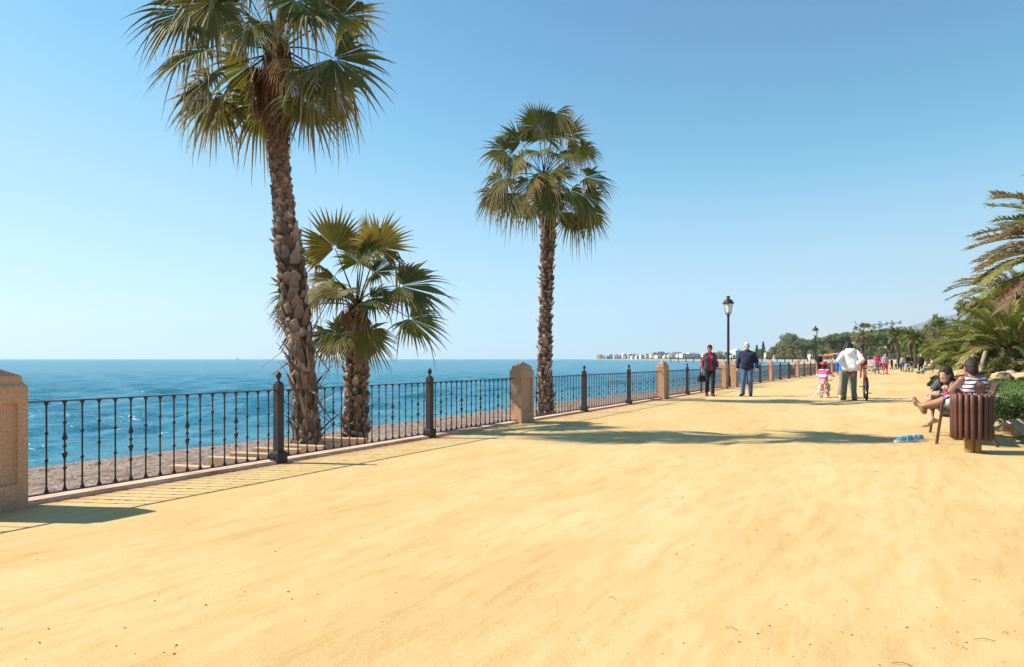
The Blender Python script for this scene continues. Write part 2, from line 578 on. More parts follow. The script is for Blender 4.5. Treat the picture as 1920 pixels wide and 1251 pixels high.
def land():
    N = NT('coast_ground')
    co = N.n("ShaderNodeNewGeometry").outputs['Position']
    a = N.noise(.035, 6, .65, co)
    c = N.ramp(a.outputs['Fac'], [(.3, (.055, .07, .028)), (.55, (.10, .10, .05)), (.72, (.20, .17, .11))]).outputs[0]
    sp = N.n("ShaderNodeSeparateXYZ"); N.l(co, sp.inputs[0])
    wz = N.n("ShaderNodeMath", operation='MULTIPLY_ADD'); N.l(a.outputs['Fac'], wz.inputs[0]); wz.inputs[1].default_value = .4; N.l(sp.outputs['Z'], wz.inputs[2])
    mr = N.n("ShaderNodeMapRange"); N.l(wz.outputs[0], mr.inputs[0]); mr.inputs[1].default_value = .85; mr.inputs[2].default_value = 1.6
    c = N.mix((.42, .34, .24), c, mr.outputs[0])
    N.l(c, N.b.inputs['Base Color']); N.b.inputs['Roughness'].default_value = .95
    ts = list(np.linspace(-.02, .12, 22)) + list(np.linspace(.13, .8, 68)) + list(np.linspace(.84, 2.0, 14)) + [3, 5]
    ys = [-20, -8, 2] + geo(4, 16000, 150)
    V = []
    for y in ys:
        yy = max(y, 18)
        sx = float(np.interp(y, _sy, _sx))
        for t in ts:
            x = t * yy * (1 if y > 18 else 1)
            V.append((x, y, land_z(x, y)))
    n = len(ts)
    F = [(i * n + k, i * n + k + 1, (i + 1) * n + k + 1, (i + 1) * n + k) for i in range(len(ys) - 1) for k in range(n - 1)]
    o = np_mesh('land', np.array(V), np.array(F), N.mat)
    tag(o, kind='structure')


land()


def seabed():
    m = mat('sea_floor', (.05, .12, .13), .9, .2, .1, 0, world_coord=True)
    b = MB(); b.add([(-17000, -300, -4), (17000, -300, -4), (17000, 17000, -4), (-17000, 17000, -4)], [(0, 1, 2, 3)])
    tag(b.build('ground', m), kind='structure')


seabed()


def mountains():
    m = mat('mountain_rock', (.085, .085, .10), .95, .25, .002, 0, world_coord=True)
    prof = [(1500, 672), (1580, 655), (1620, 634), (1648, 618), (1680, 612), (1712, 611), (1740, 601), (1785, 589), (1840, 575), (1900, 580), (1980, 560), (2100, 585), (2250, 600), (2450, 640)]
    px = np.array([p[0] for p in prof], float); py = np.array([p[1] for p in prof], float)
    Y0 = 9000.0
    nu, nv = 150, 26
    V = []
    for j in range(nv):
        v = j / (nv - 1) * 2 - 1
        for i in range(nu):
            p = 1500 + 950 * i / (nu - 1)
            X = (p - CX) / FOC * Y0
            H = EYE - (float(np.interp(p, px, py)) - HY) / FOC * Y0
            k = max(0, 1 - abs(v)) ** .9
            nz = mnoise.fractal(Vector((X * .0011, v * 2.6, 0)), 1.0, 2.0, 5)
            z = H * k * (1 + .22 * nz * min(1, abs(v) * 4)) + 14 * nz
            V.append((X + 500 * v, Y0 + 2600 * v, max(-5, z)))
    F = [(j * nu + i, j * nu + i + 1, (j + 1) * nu + i + 1, (j + 1) * nu + i) for j in range(nv - 1) for i in range(nu - 1)]
    o = np_mesh('mountain', np.array(V), np.array(F), m)
    tag(o, kind='structure')


mountains()


# ---- garden: lawn sheet beside the promenade
def garden_z(o, y, x):
    e = edge_x(y) - fence_x(y)
    d = o - e
    if d < 0: return -.06
    z = min(.24, .24 * d / .9)
    z += .10 * sstep(2, 7, d) * (mnoise.noise(Vector((x * .16, y * .16, 4))) + .5)
    return z + .02 * mnoise.noise(Vector((x, y, 0)))


def lawn_mat():
    N = NT('lawn_grass')
    co = N.n("ShaderNodeNewGeometry").outputs['Position']
    a = N.noise(.35, 5, .6, co); f = N.noise(26, 4, .7, co)
    c = N.ramp(a.outputs['Fac'], [(.32, (.30, .20, .085)), (.47, (.13, .15, .035)), (.60, (.075, .14, .022)), (.75, (.06, .12, .02))]).outputs[0]
    c = N.mix(c, N.ramp(f.outputs['Fac'], [(.3, (.55, .55, .5)), (.7, (1.2, 1.2, 1.1))]).outputs[0], .8, 'MULTIPLY')
    N.l(c, N.b.inputs['Base Color']); N.b.inputs['Roughness'].default_value = .9
    N.l(N.bump(f.outputs['Fac'], .6, .03), N.b.inputs['Normal'])
    return N.mat


strip('lawn', [4 + .6 * i for i in range(80)] + geo(53, 260, 50), [8.0 + .35 * i for i in range(30)] + [19 + 3 * i for i in range(24)], garden_z, lawn_mat())


def gz(x, y):
    return garden_z(x - fence_x(y), y, x)


# grass blades on the nearer lawn, one uncountable cover
def grass():
    mb = MB()
    for i in range(16000):
        y = 8 + 40 * random.random() ** 1.6
        d = .8 + 9 * random.random()
        x = edge_x(y) + d
        if mnoise.noise(Vector((x * .35, y * .35, 0))) > .22: continue
        z = gz(x, y)
        h = .03 + .05 * random.random(); a = random.random() * 6.28; w = .012 + .0006 * y
        dx, dy = math.cos(a) * w, math.sin(a) * w
        l = (random.random() - .5) * h
        g = .7 + .6 * random.random()
        mb.add([(x - dx, y - dy, z - .01), (x + dx, y + dy, z - .01), (x + l, y + l * .5, z + h)], [(0, 1, 2)], 0, (.09 * g, .17 * g, .025 * g))
    o = mb.build('grass', FOL); tag(o, kind='stuff')


grass()


# pebbles, grit and twigs scattered over the albero
def grit():
    m = mat('grit_stone', (1, 1, 1), .9, .2, 30, 0, attr=True)
    mb = MB()
    for i in range(5200):
        y = 2.3 + 11 * random.random() ** 1.8
        x = (random.random() * 1.7 - .85) * y
        if x < fence_x(y) + .3 or x > edge_x(y) + .2: continue
        right = sstep(.2, 1.0, (x - fence_x(y)) / 9)
        if random.random() > .10 + .5 * right: continue
        s = (.0015 + .0034 * random.random() ** 3) * (1.0 if random.random() > .015 else 1.8)
        t = random.random()
        col = random.choice([(.36, .22, .10), (.32, .20, .10), (.46, .31, .15), (.58, .44, .26), (.26, .16, .08), (.5, .34, .17)])
        mb.ball((x, y, s * .3), (s * (1 + .8 * random.random()), s, s * .7), 5, 4, 0, col)
    for i in range(22):
        y = 2.4 + 6 * random.random() ** 1.5
        x = (.15 + random.random() * .65) * y
        if x < fence_x(y) + 2.5: continue
        a = random.random() * 3.14; L = .02 + .06 * random.random()
        p = Vector((x, y, .004)); d = Vector((math.cos(a), math.sin(a), 0)) * L
        mb.tube([p, p + d * .5 + Vector((0, .006, .006)), p + d], .0012, 4, 0, (.13, .07, .035))
    tag(mb.build('gravel', m), kind='stuff')


grit()
# ================================================================ PILLARS AND RAILING
def fdir(Y):
    d = Vector((0.5703 + (.045 if Y > 35 else 0), 1, 0)); return d.normalized()


def fang(Y):
    d = fdir(Y); return math.atan2(d.y, d.x)


def pillar_mesh():
    a, b, h = .25, .125, .975       # half length along the fence, half depth, shoulder height
    mb = MB()
    V = [(-a, -b, -.05), (a, -b, -.05), (a, b, -.05), (-a, b, -.05)]
    # side faces: ends plain, long faces carry a sunk panel
    def quad(p): mb.add(p, [(0, 1, 2, 3)])
    quad([(-a, b, -.05), (-a, -b, -.05), (-a, -b, h), (-a, b, h)])
    quad([(a, -b, -.05), (a, b, -.05), (a, b, h), (a, -b, h)])
    for s in (-1, 1):
        o = [(-a, s * b, -.05), (a, s * b, -.05), (a, s * b, h), (-a, s * b, h)]
        m = .075
        i1 = [(-a + m, s * b, .20), (a - m, s * b, .20), (a - m, s * b, h - .13), (-a + m, s * b, h - .13)]
        i2 = [(x, s * (b - .03), z) for x, y, z in i1]
        vs = o + i1 + i2
        fs = []
        for k in range(4):
            k2 = (k + 1) % 4
            fs.append((k, k2, 4 + k2, 4 + k)); fs.append((4 + k, 4 + k2, 8 + k2, 8 + k))
        fs.append((8, 9, 10, 11))
        if s > 0: fs = [tuple(reversed(f)) for f in fs]
        mb.add(vs, fs)
    # cavetto and pyramid cap
    prof = [(0, h), (.006, h + .012), (.020, h + .03), (.028, h + .055), (.030, h + .085), (.032, h + .092)]
    rings = []
    for ins, z in prof:
        rings.append([(-a + ins, -b + ins, z), (a - ins, -b + ins, z), (a - ins, b - ins, z), (-a + ins, b - ins, z)])
    vs = [p for r in rings for p in r]
    fs = []
    for i in range(len(rings) - 1):
        for k in range(4):
            k2 = (k + 1) % 4
            fs.append((i * 4 + k, i * 4 + k2, i * 4 + 4 + k2, i * 4 + 4 + k))
    n = len(vs); vs.append((0, 0, 1.158))
    for k in range(4): fs.append((n - 4 + k, n - 4 + (k + 1) % 4, n))
    mb.add(vs, fs)
    return mb


PILLARS = [5.37, 12.97, 20.62, 27.75, 29.45, 37.1, 44.4, 51.9, 59.5, 67.1, 74.7, 82.3, 89.9]
pil_lab = [
    'pink granite pillar with sunk panel, cut by the left edge of the picture',
    'pink granite pillar with pyramid cap directly left of the middle palm trunk',
    'pink granite pillar with pyramid cap between the middle palm and the woman in red',
    'granite pillar with pyramid cap beside the woman in red, nearer of the close pair under the tall lamp',
    'granite pillar with pyramid cap behind the shoulder of the man in navy, farther of the close pair under the tall lamp',
    'granite pillar directly right of the man in the navy sweater',
    'granite pillar halfway between the navy sweater man and the second street lamp',
    'granite pillar at the foot of the second street lamp beside the dark suited man',
    'granite pillar between the child on the pink bicycle and the white hoodie woman',
]
p0 = None
for i, Y in enumerate(PILLARS):
    if p0 is None:
        p0 = o = pillar_mesh().build('stone_pillar', GRANITE, bevel=.006)
    else:
        o = p0.copy(); COL.objects.link(o)
    o.location = (fence_x(Y), Y, 0); o.rotation_euler = (0, 0, fang(Y))
    tag(o, pil_lab[i] if i < len(pil_lab) else 'tiny far granite pillar beyond the group by the white hoodie woman', 'pillar',
        'granite pillars along the promenade railing')


def baluster(kind):
    mb = MB(); r = .0078; H = .84; z0 = .075; L = H - z0

    def at(f): return z0 + L * (1 - f)      # f measured from the top as read off the photo
    prof = [(.021, z0 - .004), (.021, z0 + .008), (.013, z0 + .022), (r, z0 + .045)]
    feats = []
    if kind == 'two': feats = [('k', .35), ('k', .65)]
    elif kind == 'three': feats = [('k', .252), ('k', .505), ('k', .753)]
    else: feats = [('k', .24), ('up', .40), ('k', .508), ('dn', .61), ('k', .755)]
    for t, f in sorted(feats, key=lambda q: -q[1]):
        z = at(f)
        if t == 'k':
            prof += [(r, z - .016), (.0115, z - .012), (.0175, z), (.0115, z + .012), (r, z + .016)]
        elif t == 'up':   # spear, wide foot below, point above
            prof += [(r, z - .032), (.017, z - .028), (.0235, z - .018), (.021, z - .004), (.013, z + .022), (r, z + .045)]
        else:             # the same turned over
            prof += [(r, z - .045), (.013, z - .022), (.021, z + .004), (.0235, z + .018), (.017, z + .028), (r, z + .032)]
    prof += [(r, H - .04), (.012, H - .022), (.021, H - .008), (.021, H)]
    mb.lathe(prof, n=8)
    return mb


def post_parts(root):
    mb = MB()
    mb.box((0, 0, .12 + .40), (.088, .088, .80))
    p = mb.build('post', IRON, root, bevel=.005)
    b = MB(); b.box((0, 0, .062), (.145, .145, .124)); b.box((0, 0, .129), (.12, .12, .012))
    b.build('post_base', IRON, p, bevel=.006)
    f = MB()
    f.box((0, 0, .928), (.06, .06, .018))
    f.lathe([(.024, .936), (.024, .945), (.014, .952), (.012, .962), (.02, .968), (.014, .972), (.026, .985), (.033, 1.003), (.034, 1.017), (.028, 1.036), (.016, 1.05), (.004, 1.06)], n=14)
    f.build('finial', IRON, p, smooth=40)
    return p


BAL = {}
POST0 = None


def railing(Ya, Yb, nb, label, plain_post=None, skip_posts=()):
    global POST0
    A = Vector((fence_x(Ya), Ya, 0)); B = Vector((fence_x(Yb), Yb, 0))
    L = (B - A).length; d = (B - A).normalized()
    root = empty('iron_railing', A, math.atan2(d.y, d.x), label, 'railing', 'iron railing sections between the granite pillars')
    s0, s1 = .25, L - .25
    t = MB(); t.box(((s0 + s1) / 2, 0, .843), (s1 - s0, .034, .011)); t.build('top_rail', IRON_BROWN, root, bevel=.002)
    t = MB(); t.box(((s0 + s1) / 2, 0, .066), (s1 - s0, .036, .012)); t.build('bottom_rail', IRON_BROWN, root, bevel=.002)
    posts = [L * i / nb for i in range(1, nb)]
    for s in posts:
        if POST0 is None:
            p = POST0 = post_parts(root); p.location = (s, 0, 0)
        else:
            p = copy_tree(POST0, root); p.location = (s, 0, 0)
    if plain_post:
        m = MB(); m.box((plain_post, 0, .46), (.075, .075, .92)); m.build('plain_post', IRON_BROWN, root, bevel=.004)
        posts.append(plain_post)
    k = 0
    edges = [0] + [L * i / nb for i in range(1, nb)] + [L]
    for e0, e1 in zip(edges[:-1], edges[1:]):
        m0 = e0 + (.30 if e0 == 0 else 0); m1 = e1 - (.30 if e1 == L else 0)
        n = max(3, round((m1 - m0) / .146))
        for i in range(1, n):
            s = m0 + (m1 - m0) * i / n
            kind = ('two', 'deco', 'two', 'three')[(i - 1) % 4]
            if plain_post and abs(s - plain_post) < .06: continue
            if kind not in BAL:
                o = BAL[kind] = baluster(kind).build('baluster', IRON, root, smooth=50)
            else:
                o = BAL[kind].copy(); COL.objects.link(o); o.parent = root
            o.location = (s, 0, 0)


railing(2.85, 5.37, 1, 'short end of iron railing left of the pillar at the picture edge')
railing(5.37, 12.97, 3, 'black iron railing section in front of the two left palms')
railing(12.97, 20.62, 3, 'black iron railing section in front of the middle palm trunk')
railing(20.62, 27.75, 3, 'black iron railing section just left of the woman in red', plain_post=4.6)
railing(29.45, 37.1, 3, 'dark iron railing section behind the man in the navy sweater')
railing(37.1, 44.4, 3, 'dark iron railing section directly right of the man in the navy sweater')
railing(44.4, 51.9, 3, 'dark iron railing section ending at the second street lamp')
railing(51.9, 59.5, 3, 'dark iron railing section behind the child on the pink bicycle')
for a, b in zip(PILLARS[8:-1], PILLARS[9:]):
    A = Vector((fence_x(a), a, 0)); B = Vector((fence_x(b), b, 0)); L = (B - A).length; d = (B - A).normalized()
    m = MB()
    m.box((L / 2, 0, .843), (L - .5, .03, .012)); m.box((L / 2, 0, .066), (L - .5, .03, .012))
    for i in range(2, int(L / .15) - 1): m.tube([(i * .15, 0, .07), (i * .15, 0, .84)], .008, 5, caps=False)
    for i in (1, 2): m.box((L * i / 3, 0, .46), (.088, .088, .92))
    o = m.build('iron_railing', IRON); o.location = A; o.rotation_euler = (0, 0, math.atan2(d.y, d.x))
    tag(o, 'far dark railing section hidden behind the people around the white hoodie woman', 'railing', 'iron railing sections between the granite pillars')


# ================================================================ STREET LAMPS
GLASS = mat('lamp_opal_glass', (.80, .78, .72), .25, .05, 4, 0)


def make_lamp(loc, top, label):
    root = empty('street_lamp', loc, .35, label, 'street lamp', 'lantern street lamps along the railing')
    z3 = top
    zg1 = top - .33; zg0 = zg1 - .39
    p = MB()
    p.lathe([(.12, 0), (.12, .10), (.10, .13), (.10, .42), (.085, .46), (.066, .55), (.06, .62), (.056, 1.2), (.05, zg0 - .16), (.05, zg0 - .14),
             (.068, zg0 - .13), (.07, zg0 - .10), (.05, zg0 - .09), (.05, zg0 - .06), (.03, zg0 - .05), (.03, zg0 - .02)], n=16)
    p.build('post', IRON, root, smooth=40)
    f = MB()
    f.lathe([(.03, zg0 - .03), (.13, zg0 - .022), (.135, zg0)], n=6)
    for k in range(6):
        a = 2 * math.pi * k / 6
        f.tube([(.13 * math.cos(a), .13 * math.sin(a), zg0), (.198 * math.cos(a), .198 * math.sin(a), zg1)], .009, 5)
        f.tube([(.02 * math.cos(a), .02 * math.sin(a), zg0 - .12), (.09 * math.cos(a), .09 * math.sin(a), zg0 - .07), (.12 * math.cos(a), .12 * math.sin(a), zg0 - .02)], .008, 5)
    f.build('lantern_frame', IRON, root, smooth=40)
    c = MB()
    c.lathe([(.205, zg1 - .012), (.235, zg1 + .005), (.235, zg1 + .03), (.20, zg1 + .05), (.19, zg1 + .10), (.15, zg1 + .16), (.09, zg1 + .195), (.055, zg1 + .215),
             (.05, zg1 + .25), (.075, zg1 + .27), (.085, zg1 + .30), (.06, zg1 + .31), (.03, zg1 + .33)], n=18)
    for k in range(6):
        a = 2 * math.pi * k / 6
        c.ball((.232 * math.cos(a), .232 * math.sin(a), zg1 + .045), .018, 6, 4)
    c.build('lantern_cap', IRON, root, smooth=40)
    for k in range(6):
        a0 = 2 * math.pi * k / 6 + .06; a1 = 2 * math.pi * (k + 1) / 6 - .06
        m = MB()
        rb, rt = .127, .192
        vs = []
        for off in (0, -.004):
            vs += [((rb + off) * math.cos(a0), (rb + off) * math.sin(a0), zg0 + .003), ((rb + off) * math.cos(a1), (rb + off) * math.sin(a1), zg0 + .003),
                   ((rt + off) * math.cos(a1), (rt + off) * math.sin(a1), zg1 - .013), ((rt + off) * math.cos(a0), (rt + off) * math.sin(a0), zg1 - .013)]
        m.add(vs, [(0, 1, 2, 3), (7, 6, 5, 4), (0, 4, 5, 1), (1, 5, 6, 2), (2, 6, 7, 3), (3, 7, 4, 0)])
        m.build('pane', GLASS, root)
    return root


make_lamp(((1365.5 - CX) / FOC * 28.9, 28.9, -.02), 1.2 + 118.5 / FOC * 28.9 + .02, 'tallest nearest black lantern street lamp, between the woman in red and the man in navy')
for px, py, Y, lab in ((1529, 611, 52.4, 'second black lantern street lamp standing above the dark suited man by the railing'),
                       (1618.5, 633.5, 90.7, 'small black lantern street lamp above the white hoodie woman in front of the fan palm'),
                       (1660.5, 645.5, 121, 'distant lantern street lamp above the man in pink shorts'),
                       (1689.5, 653, 160, 'farthest tiny lantern street lamp in front of the tall date palm trunk')):
    make_lamp(((px - CX) / FOC * Y, Y, -.02), 1.2 + (HY - py) / FOC * Y, lab)

# ================================================================ TIMBER BEAMS under the two left palms
PINE = mat('pine_timber', (.62, .40, .23), .75, .18, 3, .35, 40, .004, dirt=(.42, .25, .13))
ends = [((482, 861), (390, 857)), ((521, 852), (431, 849)), ((561, 843), (475, 840)), ((606, 837), (533, 834)), ((646, 830.5), (565, 827.5)), ((684, 823), (600, 820.5))]
tz = -.17
lab_b = ['lowest nearest pale timber sleeper left of the iron post', 'second pale timber sleeper from the left, behind the balusters left of the iron post',
         'third pale timber sleeper, passing behind the square iron post', 'pale timber sleeper in front of the tall leaning palm trunk',
         'pale timber sleeper right of the tall leaning palm trunk foot', 'farthest pale timber sleeper at the foot of the short palm']
for (r, l), lab in zip(ends, lab_b):
    pr, pl = G(*r, tz), G(*l, tz)
    c = (pr + pl) / 2; d = pr - pl
    m = MB(); m.box((0, 0, 0), (d.length, .14, .15))
    o = m.build('timber_sleeper', PINE, bevel=.008); o.location = (c.x, c.y + .07, tz - .075); o.rotation_euler = (0, 0, math.atan2(d.y, d.x))
    tag(o, lab, 'timber beam', 'timber sleepers at the foot of the palms')
    for q in (-.36, .36):
        f_ = MB(); f_.box((d.length * q, 0, -.21), (.12, .12, .27)); f_.build('support_block', PINE, o)
pr, pl = G(404, 877, tz), G(318, 873, tz)
m = MB(); d = pr - pl; m.box((0, 0, 0), (d.length, .14, .15))
o = m.build('timber_sleeper', PINE, bevel=.008); o.location = ((pr + pl) / 2) + Vector((0, .07, -.075)); o.rotation_euler = (0, 0, math.atan2(d.y, d.x))
tag(o, 'leftmost half hidden timber sleeper low on the sand', 'timber beam', 'timber sleepers at the foot of the palms')
m = MB()
a_, b_ = Vector((-3.55, 8.3, 0)), Vector((-2.2, 12.0, 0)); d = b_ - a_
nseg = 9
for i in range(nseg):
    m.box((-.28 + .14 * (i % 5), 0, 0), (.13, d.length, .04)) if i < 5 else None
o = m.build('wooden_walkway', PINE, bevel=.004); o.location = ((a_ + b_) / 2) + Vector((.15, 0, -.36)); o.rotation_euler = (0, 0, math.atan2(d.y, d.x) - R(90))
tag(o, 'pale plank walkway lying on the sand under the timber sleepers', 'walkway')
stud = MB()
for i in range(4):
    p = a_.lerp(b_, .1 + .27 * i); stud.box((p.x + .15, p.y, -.47), (.6, .1, .18), math.atan2(d.y, d.x) - R(90))
w = stud.build('support', PINE, o); w.matrix_parent_inverse = o.matrix_basis.inverted()

# ================================================================ BIN
WOOD = mat('bin_wood', (.10, .036, .022), .5, .35, 5, .5, 60, .004, dirt=(.20, .10, .06))
WOODY = mat('bin_foot_wood', (.34, .19, .055), .7, .3, 6, .4, 60, .004)
DARK = mat('bin_liner_metal', (.03, .028, .027), .6, .2, 6, .1)
br = empty('litter_bin', (5.93, 8.8, 0), 0, 'round litter bin of dark brown wooden slats in front of the bench', 'bin')
m = MB(); m.lathe([(.195, .19), (.20, .20), (.20, .735), (.188, .735), (.188, .21), (.0, .21)], n=28); m.build('liner', DARK, br, smooth=40)
m = MB(); m.torus((0, 0, .72), .203, .010, 'Z', 30, 6); m.torus((0, 0, .25), .203, .010, 'Z', 30, 6); m.build('hoop', IRON, br, smooth=180)
for k in range(20):
    a = 2 * math.pi * k / 20 + .1
    j = random.uniform(-.006, .006)
    m = MB()
    m.lathe([(.020, .175 + j), (.0275, .181 + j), (.0285, .3), (.028, .62), (.0275, .748 + j), (.020, .755 + j)], n=10)
    o = m.build('slat', WOOD, br, smooth=50); o.location = (.214 * math.cos(a), .214 * math.sin(a), 0); o.rotation_euler = (random.uniform(-.012, .012), random.uniform(-.012, .012), k)
m = MB()
for x, y in ((-.05, -.02), (.05, -.02), (0, .06), (.09, .05)): m.lathe([(.05, -.05), (.05, .19)], (x, y, 0), 10)
m.build('foot', WOODY, br, smooth=50)
m = MB(); m.box((.115, -.236, .37), (.018, .006, .034), .4); m.build('plate', mat('plate_metal', (.55, .52, .45), .4, .1, 5, 0), br)

# ================================================================ BENCHES
BENCHM = mat('bench_brown_paint', (.10, .045, .032), .4, .25, 6, .2, 60, .003)
BENCHS = mat('bench_slat_wood', (.085, .042, .03), .5, .3, 5, .3, 50, .003)


def make_bench(loc, rz, label):
    root = empty('park_bench', loc, rz, label, 'bench')
    L = 1.78
    m = MB()
    for i in range(5): m.box((0, -.20 + .105 * i, .43 - .012 * (4 - i) * .8), (L, .09, .03))
    m.build('seat', BENCHS, root, bevel=.006)
    m = MB()
    for i in range(3): m.box((0, -.275 - .045 * i, .55 + .13 * i), (L, .028, .105), rot=Matrix.Rotation(R(-16), 3, 'X').inverted())
    m.build('backrest', BENCHS, root, bevel=.006)
    for s in (-1, 1):
        x = s * (L / 2 - .03)
        m = MB()
        m.tube([(x, .33, 0), (x, .30, .25), (x, .275, .43), (x, .265, .56), (x, .245, .635), (x, .19, .665), (x, .0, .665), (x, -.25, .655)], .020, 10)
        m.tube([(x, -.38, 0), (x, -.30, .20), (x, -.245, .42), (x, -.30, .62), (x, -.39, .86)], .020, 10)
        m.tube([(x, .275, .405), (x, -.245, .375)], .018, 8)
        m.build('leg_frame', BENCHM, root, smooth=60)
    return root


BU = Vector((.483, .875, 0)); BN = Vector((-.875, .483, 0)); BROT = math.atan2(.875, .483); BC = Vector((6.71, 10.25, 0))
make_bench(BC, BROT, 'brown park bench with tubular arms behind the bin, two women sitting on it')
make_bench(((1731 - CX) / FOC * 52.8 + .4, 52.8, 0), BROT, 'distant small park bench with one person in a pale top sitting on it')

# ================================================================ SNEAKERS
SNK = mat('sneaker_blue', (.13, .37, .52), .6, .15, 30, .3, 120, .003)
SNW = mat('sneaker_sole', (.75, .76, .74), .6, .08, 10, .1)
SNL = mat('sneaker_lace', (.85, .87, .86), .7, .05, 10, 0)


def loft(mb, rings, mi=0, close=True):
    n = len(rings[0]); vs = [p for r in rings for p in r]; fs = []
    for i in range(len(rings) - 1):
        for k in range(n):
            k2 = (k + 1) % n
            fs.append((i * n + k, i * n + k2, (i + 1) * n + k2, (i + 1) * n + k))
    fs.append(tuple(reversed(range(n)))); fs.append(tuple(range((len(rings) - 1) * n, len(rings) * n)))
    mb.add(vs, fs, mi)


def on_land(px, Y, d):
    while (px - CX) / FOC * Y - float(np.interp(Y, _sy, _sx)) < d and Y < 1600: Y += 5
    return Y


def make_shoe(loc, rz, label):
    up = MB(); rings = []
    for x, w, h in ((-.135, .026, .066), (-.12, .036, .073), (-.07, .038, .068), (-.02, .038, .072), (.03, .042, .062), (.08, .044, .045), (.115, .036, .034), (.135, .018, .024)):
        r = []
        for k in range(12):
            a = math.pi * k / 11
            r.append((x, w * math.cos(a) * (1 - .25 * math.sin(a)), .018 + (h - .0) * math.sin(a) ** .8 * .9))
        rings.append(r)
    loft(up, rings)
    o = up.build('sneaker', SNK, smooth=50); o.location = loc; o.rotation_euler = (0, 0, rz); o.scale = (1.1, 1.1, 1.15)
    tag(o, label, 'sneaker', 'light blue sneakers left on the sand')
    so = MB(); rings = []
    for x, w in ((-.145, .022), (-.13, .036), (-.05, .036), (.03, .041), (.09, .046), (.13, .034), (.148, .014)):
        rings.append([(x, -w, .0), (x, w, .0), (x, w + .002, .024), (x, -w - .002, .024)])
    loft(so, rings); so.build('sole', SNW, o, bevel=.004)
    c = MB(); c.lathe([(.034, .05), (.037, .076), (.034, .082), (.024, .078), (.022, .055)], (-.085, 0, 0), 14); c.build('collar', SNK, o, smooth=60)
    l = MB()
    for i in range(5): l.tube([(-.03 + .022 * i, -.028, .083 - .011 * i), (-.02 + .022 * i, 0, .092 - .012 * i), (-.03 + .022 * i, .028, .083 - .011 * i)], .0035, 5)
    l.tube([(-.02, .02, .09), (0, .055, .06), (.005, .06, .02)], .003, 5)
    l.build('lace', SNL, o)


make_shoe(G(1695, 829), R(195), 'light blue sneaker on the sand near the bench, toe pointing left, the nearer one')
make_shoe(G(1712, 828) + Vector((.02, .06, 0)), R(170), 'light blue sneaker on the sand near the bench, right and behind its twin')

# ================================================================ ROCKS
ROCK = mat('garden_rock_stone', (.47, .30, .165), .9, .28, 4, .8, 16, .03, dirt=(.62, .47, .32))


def rock_mesh(seed, s):
    mb = MB(); rnd = random.Random(seed)
    import bmesh
    bm = bmesh.new(); bmesh.ops.create_icosphere(bm, subdivisions=4, radius=1)
    off = Vector((rnd.random() * 50, rnd.random() * 50, seed))
    pl = []
    for _ in range(9):
        n = Vector((rnd.gauss(0, 1), rnd.gauss(0, 1), rnd.gauss(0, .8))).normalized(); pl.append((n, rnd.uniform(.62, .9)))
    for v in bm.verts:
        p = v.co.copy()
        for n, dd in pl:
            k = p.dot(n)
            if k > dd: p -= n * (k - dd) * .85
        p *= 1 + .20 * mnoise.fractal(p * 1.6 + off, .8, 2, 5)
        v.co = Vector((p.x * s[0], p.y * s[1], p.z * s[2]))
    vs = [v.co.copy() for v in bm.verts]; fs = [tuple(v.index for v in f.verts) for f in bm.faces]
    bm.free(); mb.add(vs, fs); return mb


rocks0 = [rock_mesh(i, (.5 * random.uniform(.8, 1.2), .42 * random.uniform(.8, 1.2), .32 * random.uniform(.8, 1.2))).build('garden_rock', ROCK, smooth=42) for i in range(5)]
first = [True] * 5
rl = []
rl.append((8.1, 10.55, -.05, .85, 'largest rough ochre edging rock beside the litter bin'))
rl.append((9.0, 10.45, -.06, .8, 'ochre edging rock at the right border under the clipped hedge'))
rl.append((7.72, 9.55, -.02, .45, 'small low edging rock just right of the litter bin foot'))
for px, py, Y, s, lab in ((1876, 706, 30.5, 1.0, 'pale boulder at the foot of the round bush on the lawn'), (1893, 700, 32.5, .95, 'upper pale boulder behind the round bush boulder'),
                          (1914, 704, 30.5, 1.1, 'pale boulder on the lawn at the right border of the picture'), (1847, 690, 40, 1.5, 'flat boulder on the lawn behind the near woman on the bench'),
                          (1800, 694, 38, 1.2, 'flat boulder on the lawn seen between the two women on the bench'),
                          (1833, 686, 44, 1.2, 'small boulder on the lawn near the slanting pale trunk')):
    rl.append(((px - CX) / FOC * Y, Y, None, s, lab))
y = 12.6
while y < 62:
    s = random.uniform(.45, .85)
    rl.append((edge_x(y) + random.uniform(.1, .45), y, 0.02, s, 'rough ochre rock in the row edging the garden beyond the bench'))
    y += random.uniform(.55, 1.0) * (1 + y * .012)
for i, (x, y, z, s, lab) in enumerate(rl):
    k = i % 5
    if first[k]: o = rocks0[k]; first[k] = False
    else: o = rocks0[k].copy(); COL.objects.link(o)
    o.location = (x, y, (gz(x, y) if z is None else z) + .12 * s); o.scale = (s, s, s * random.uniform(.75, 1)); o.rotation_euler = (random.uniform(-.2, .2), random.uniform(-.2, .2), random.random() * 6)
    tag(o, lab, 'rock', 'rocks edging the garden')

# ================================================================ BUILDINGS round the bay
WHITE = mat('white_render', (.78, .74, .68), .85, .1, .3, .1, 5, .01)
CREAM = mat('cream_render', (.62, .50, .38), .85, .1, .3, .1, 5, .01)
GREYB = mat('grey_facade', (.36, .34, .33), .85, .1, .3, .1, 5, .01)
TILE = mat('clay_roof_tile', (.36, .15, .075), .85, .25, 1, .3, 6, .05)
PANE = mat('window_pane', (.04, .055, .07), .15, .2, 1, 0)
ORANGE = mat('orange_awning', (.75, .27, .05), .7, .15, .5, 0)


WIN0 = None


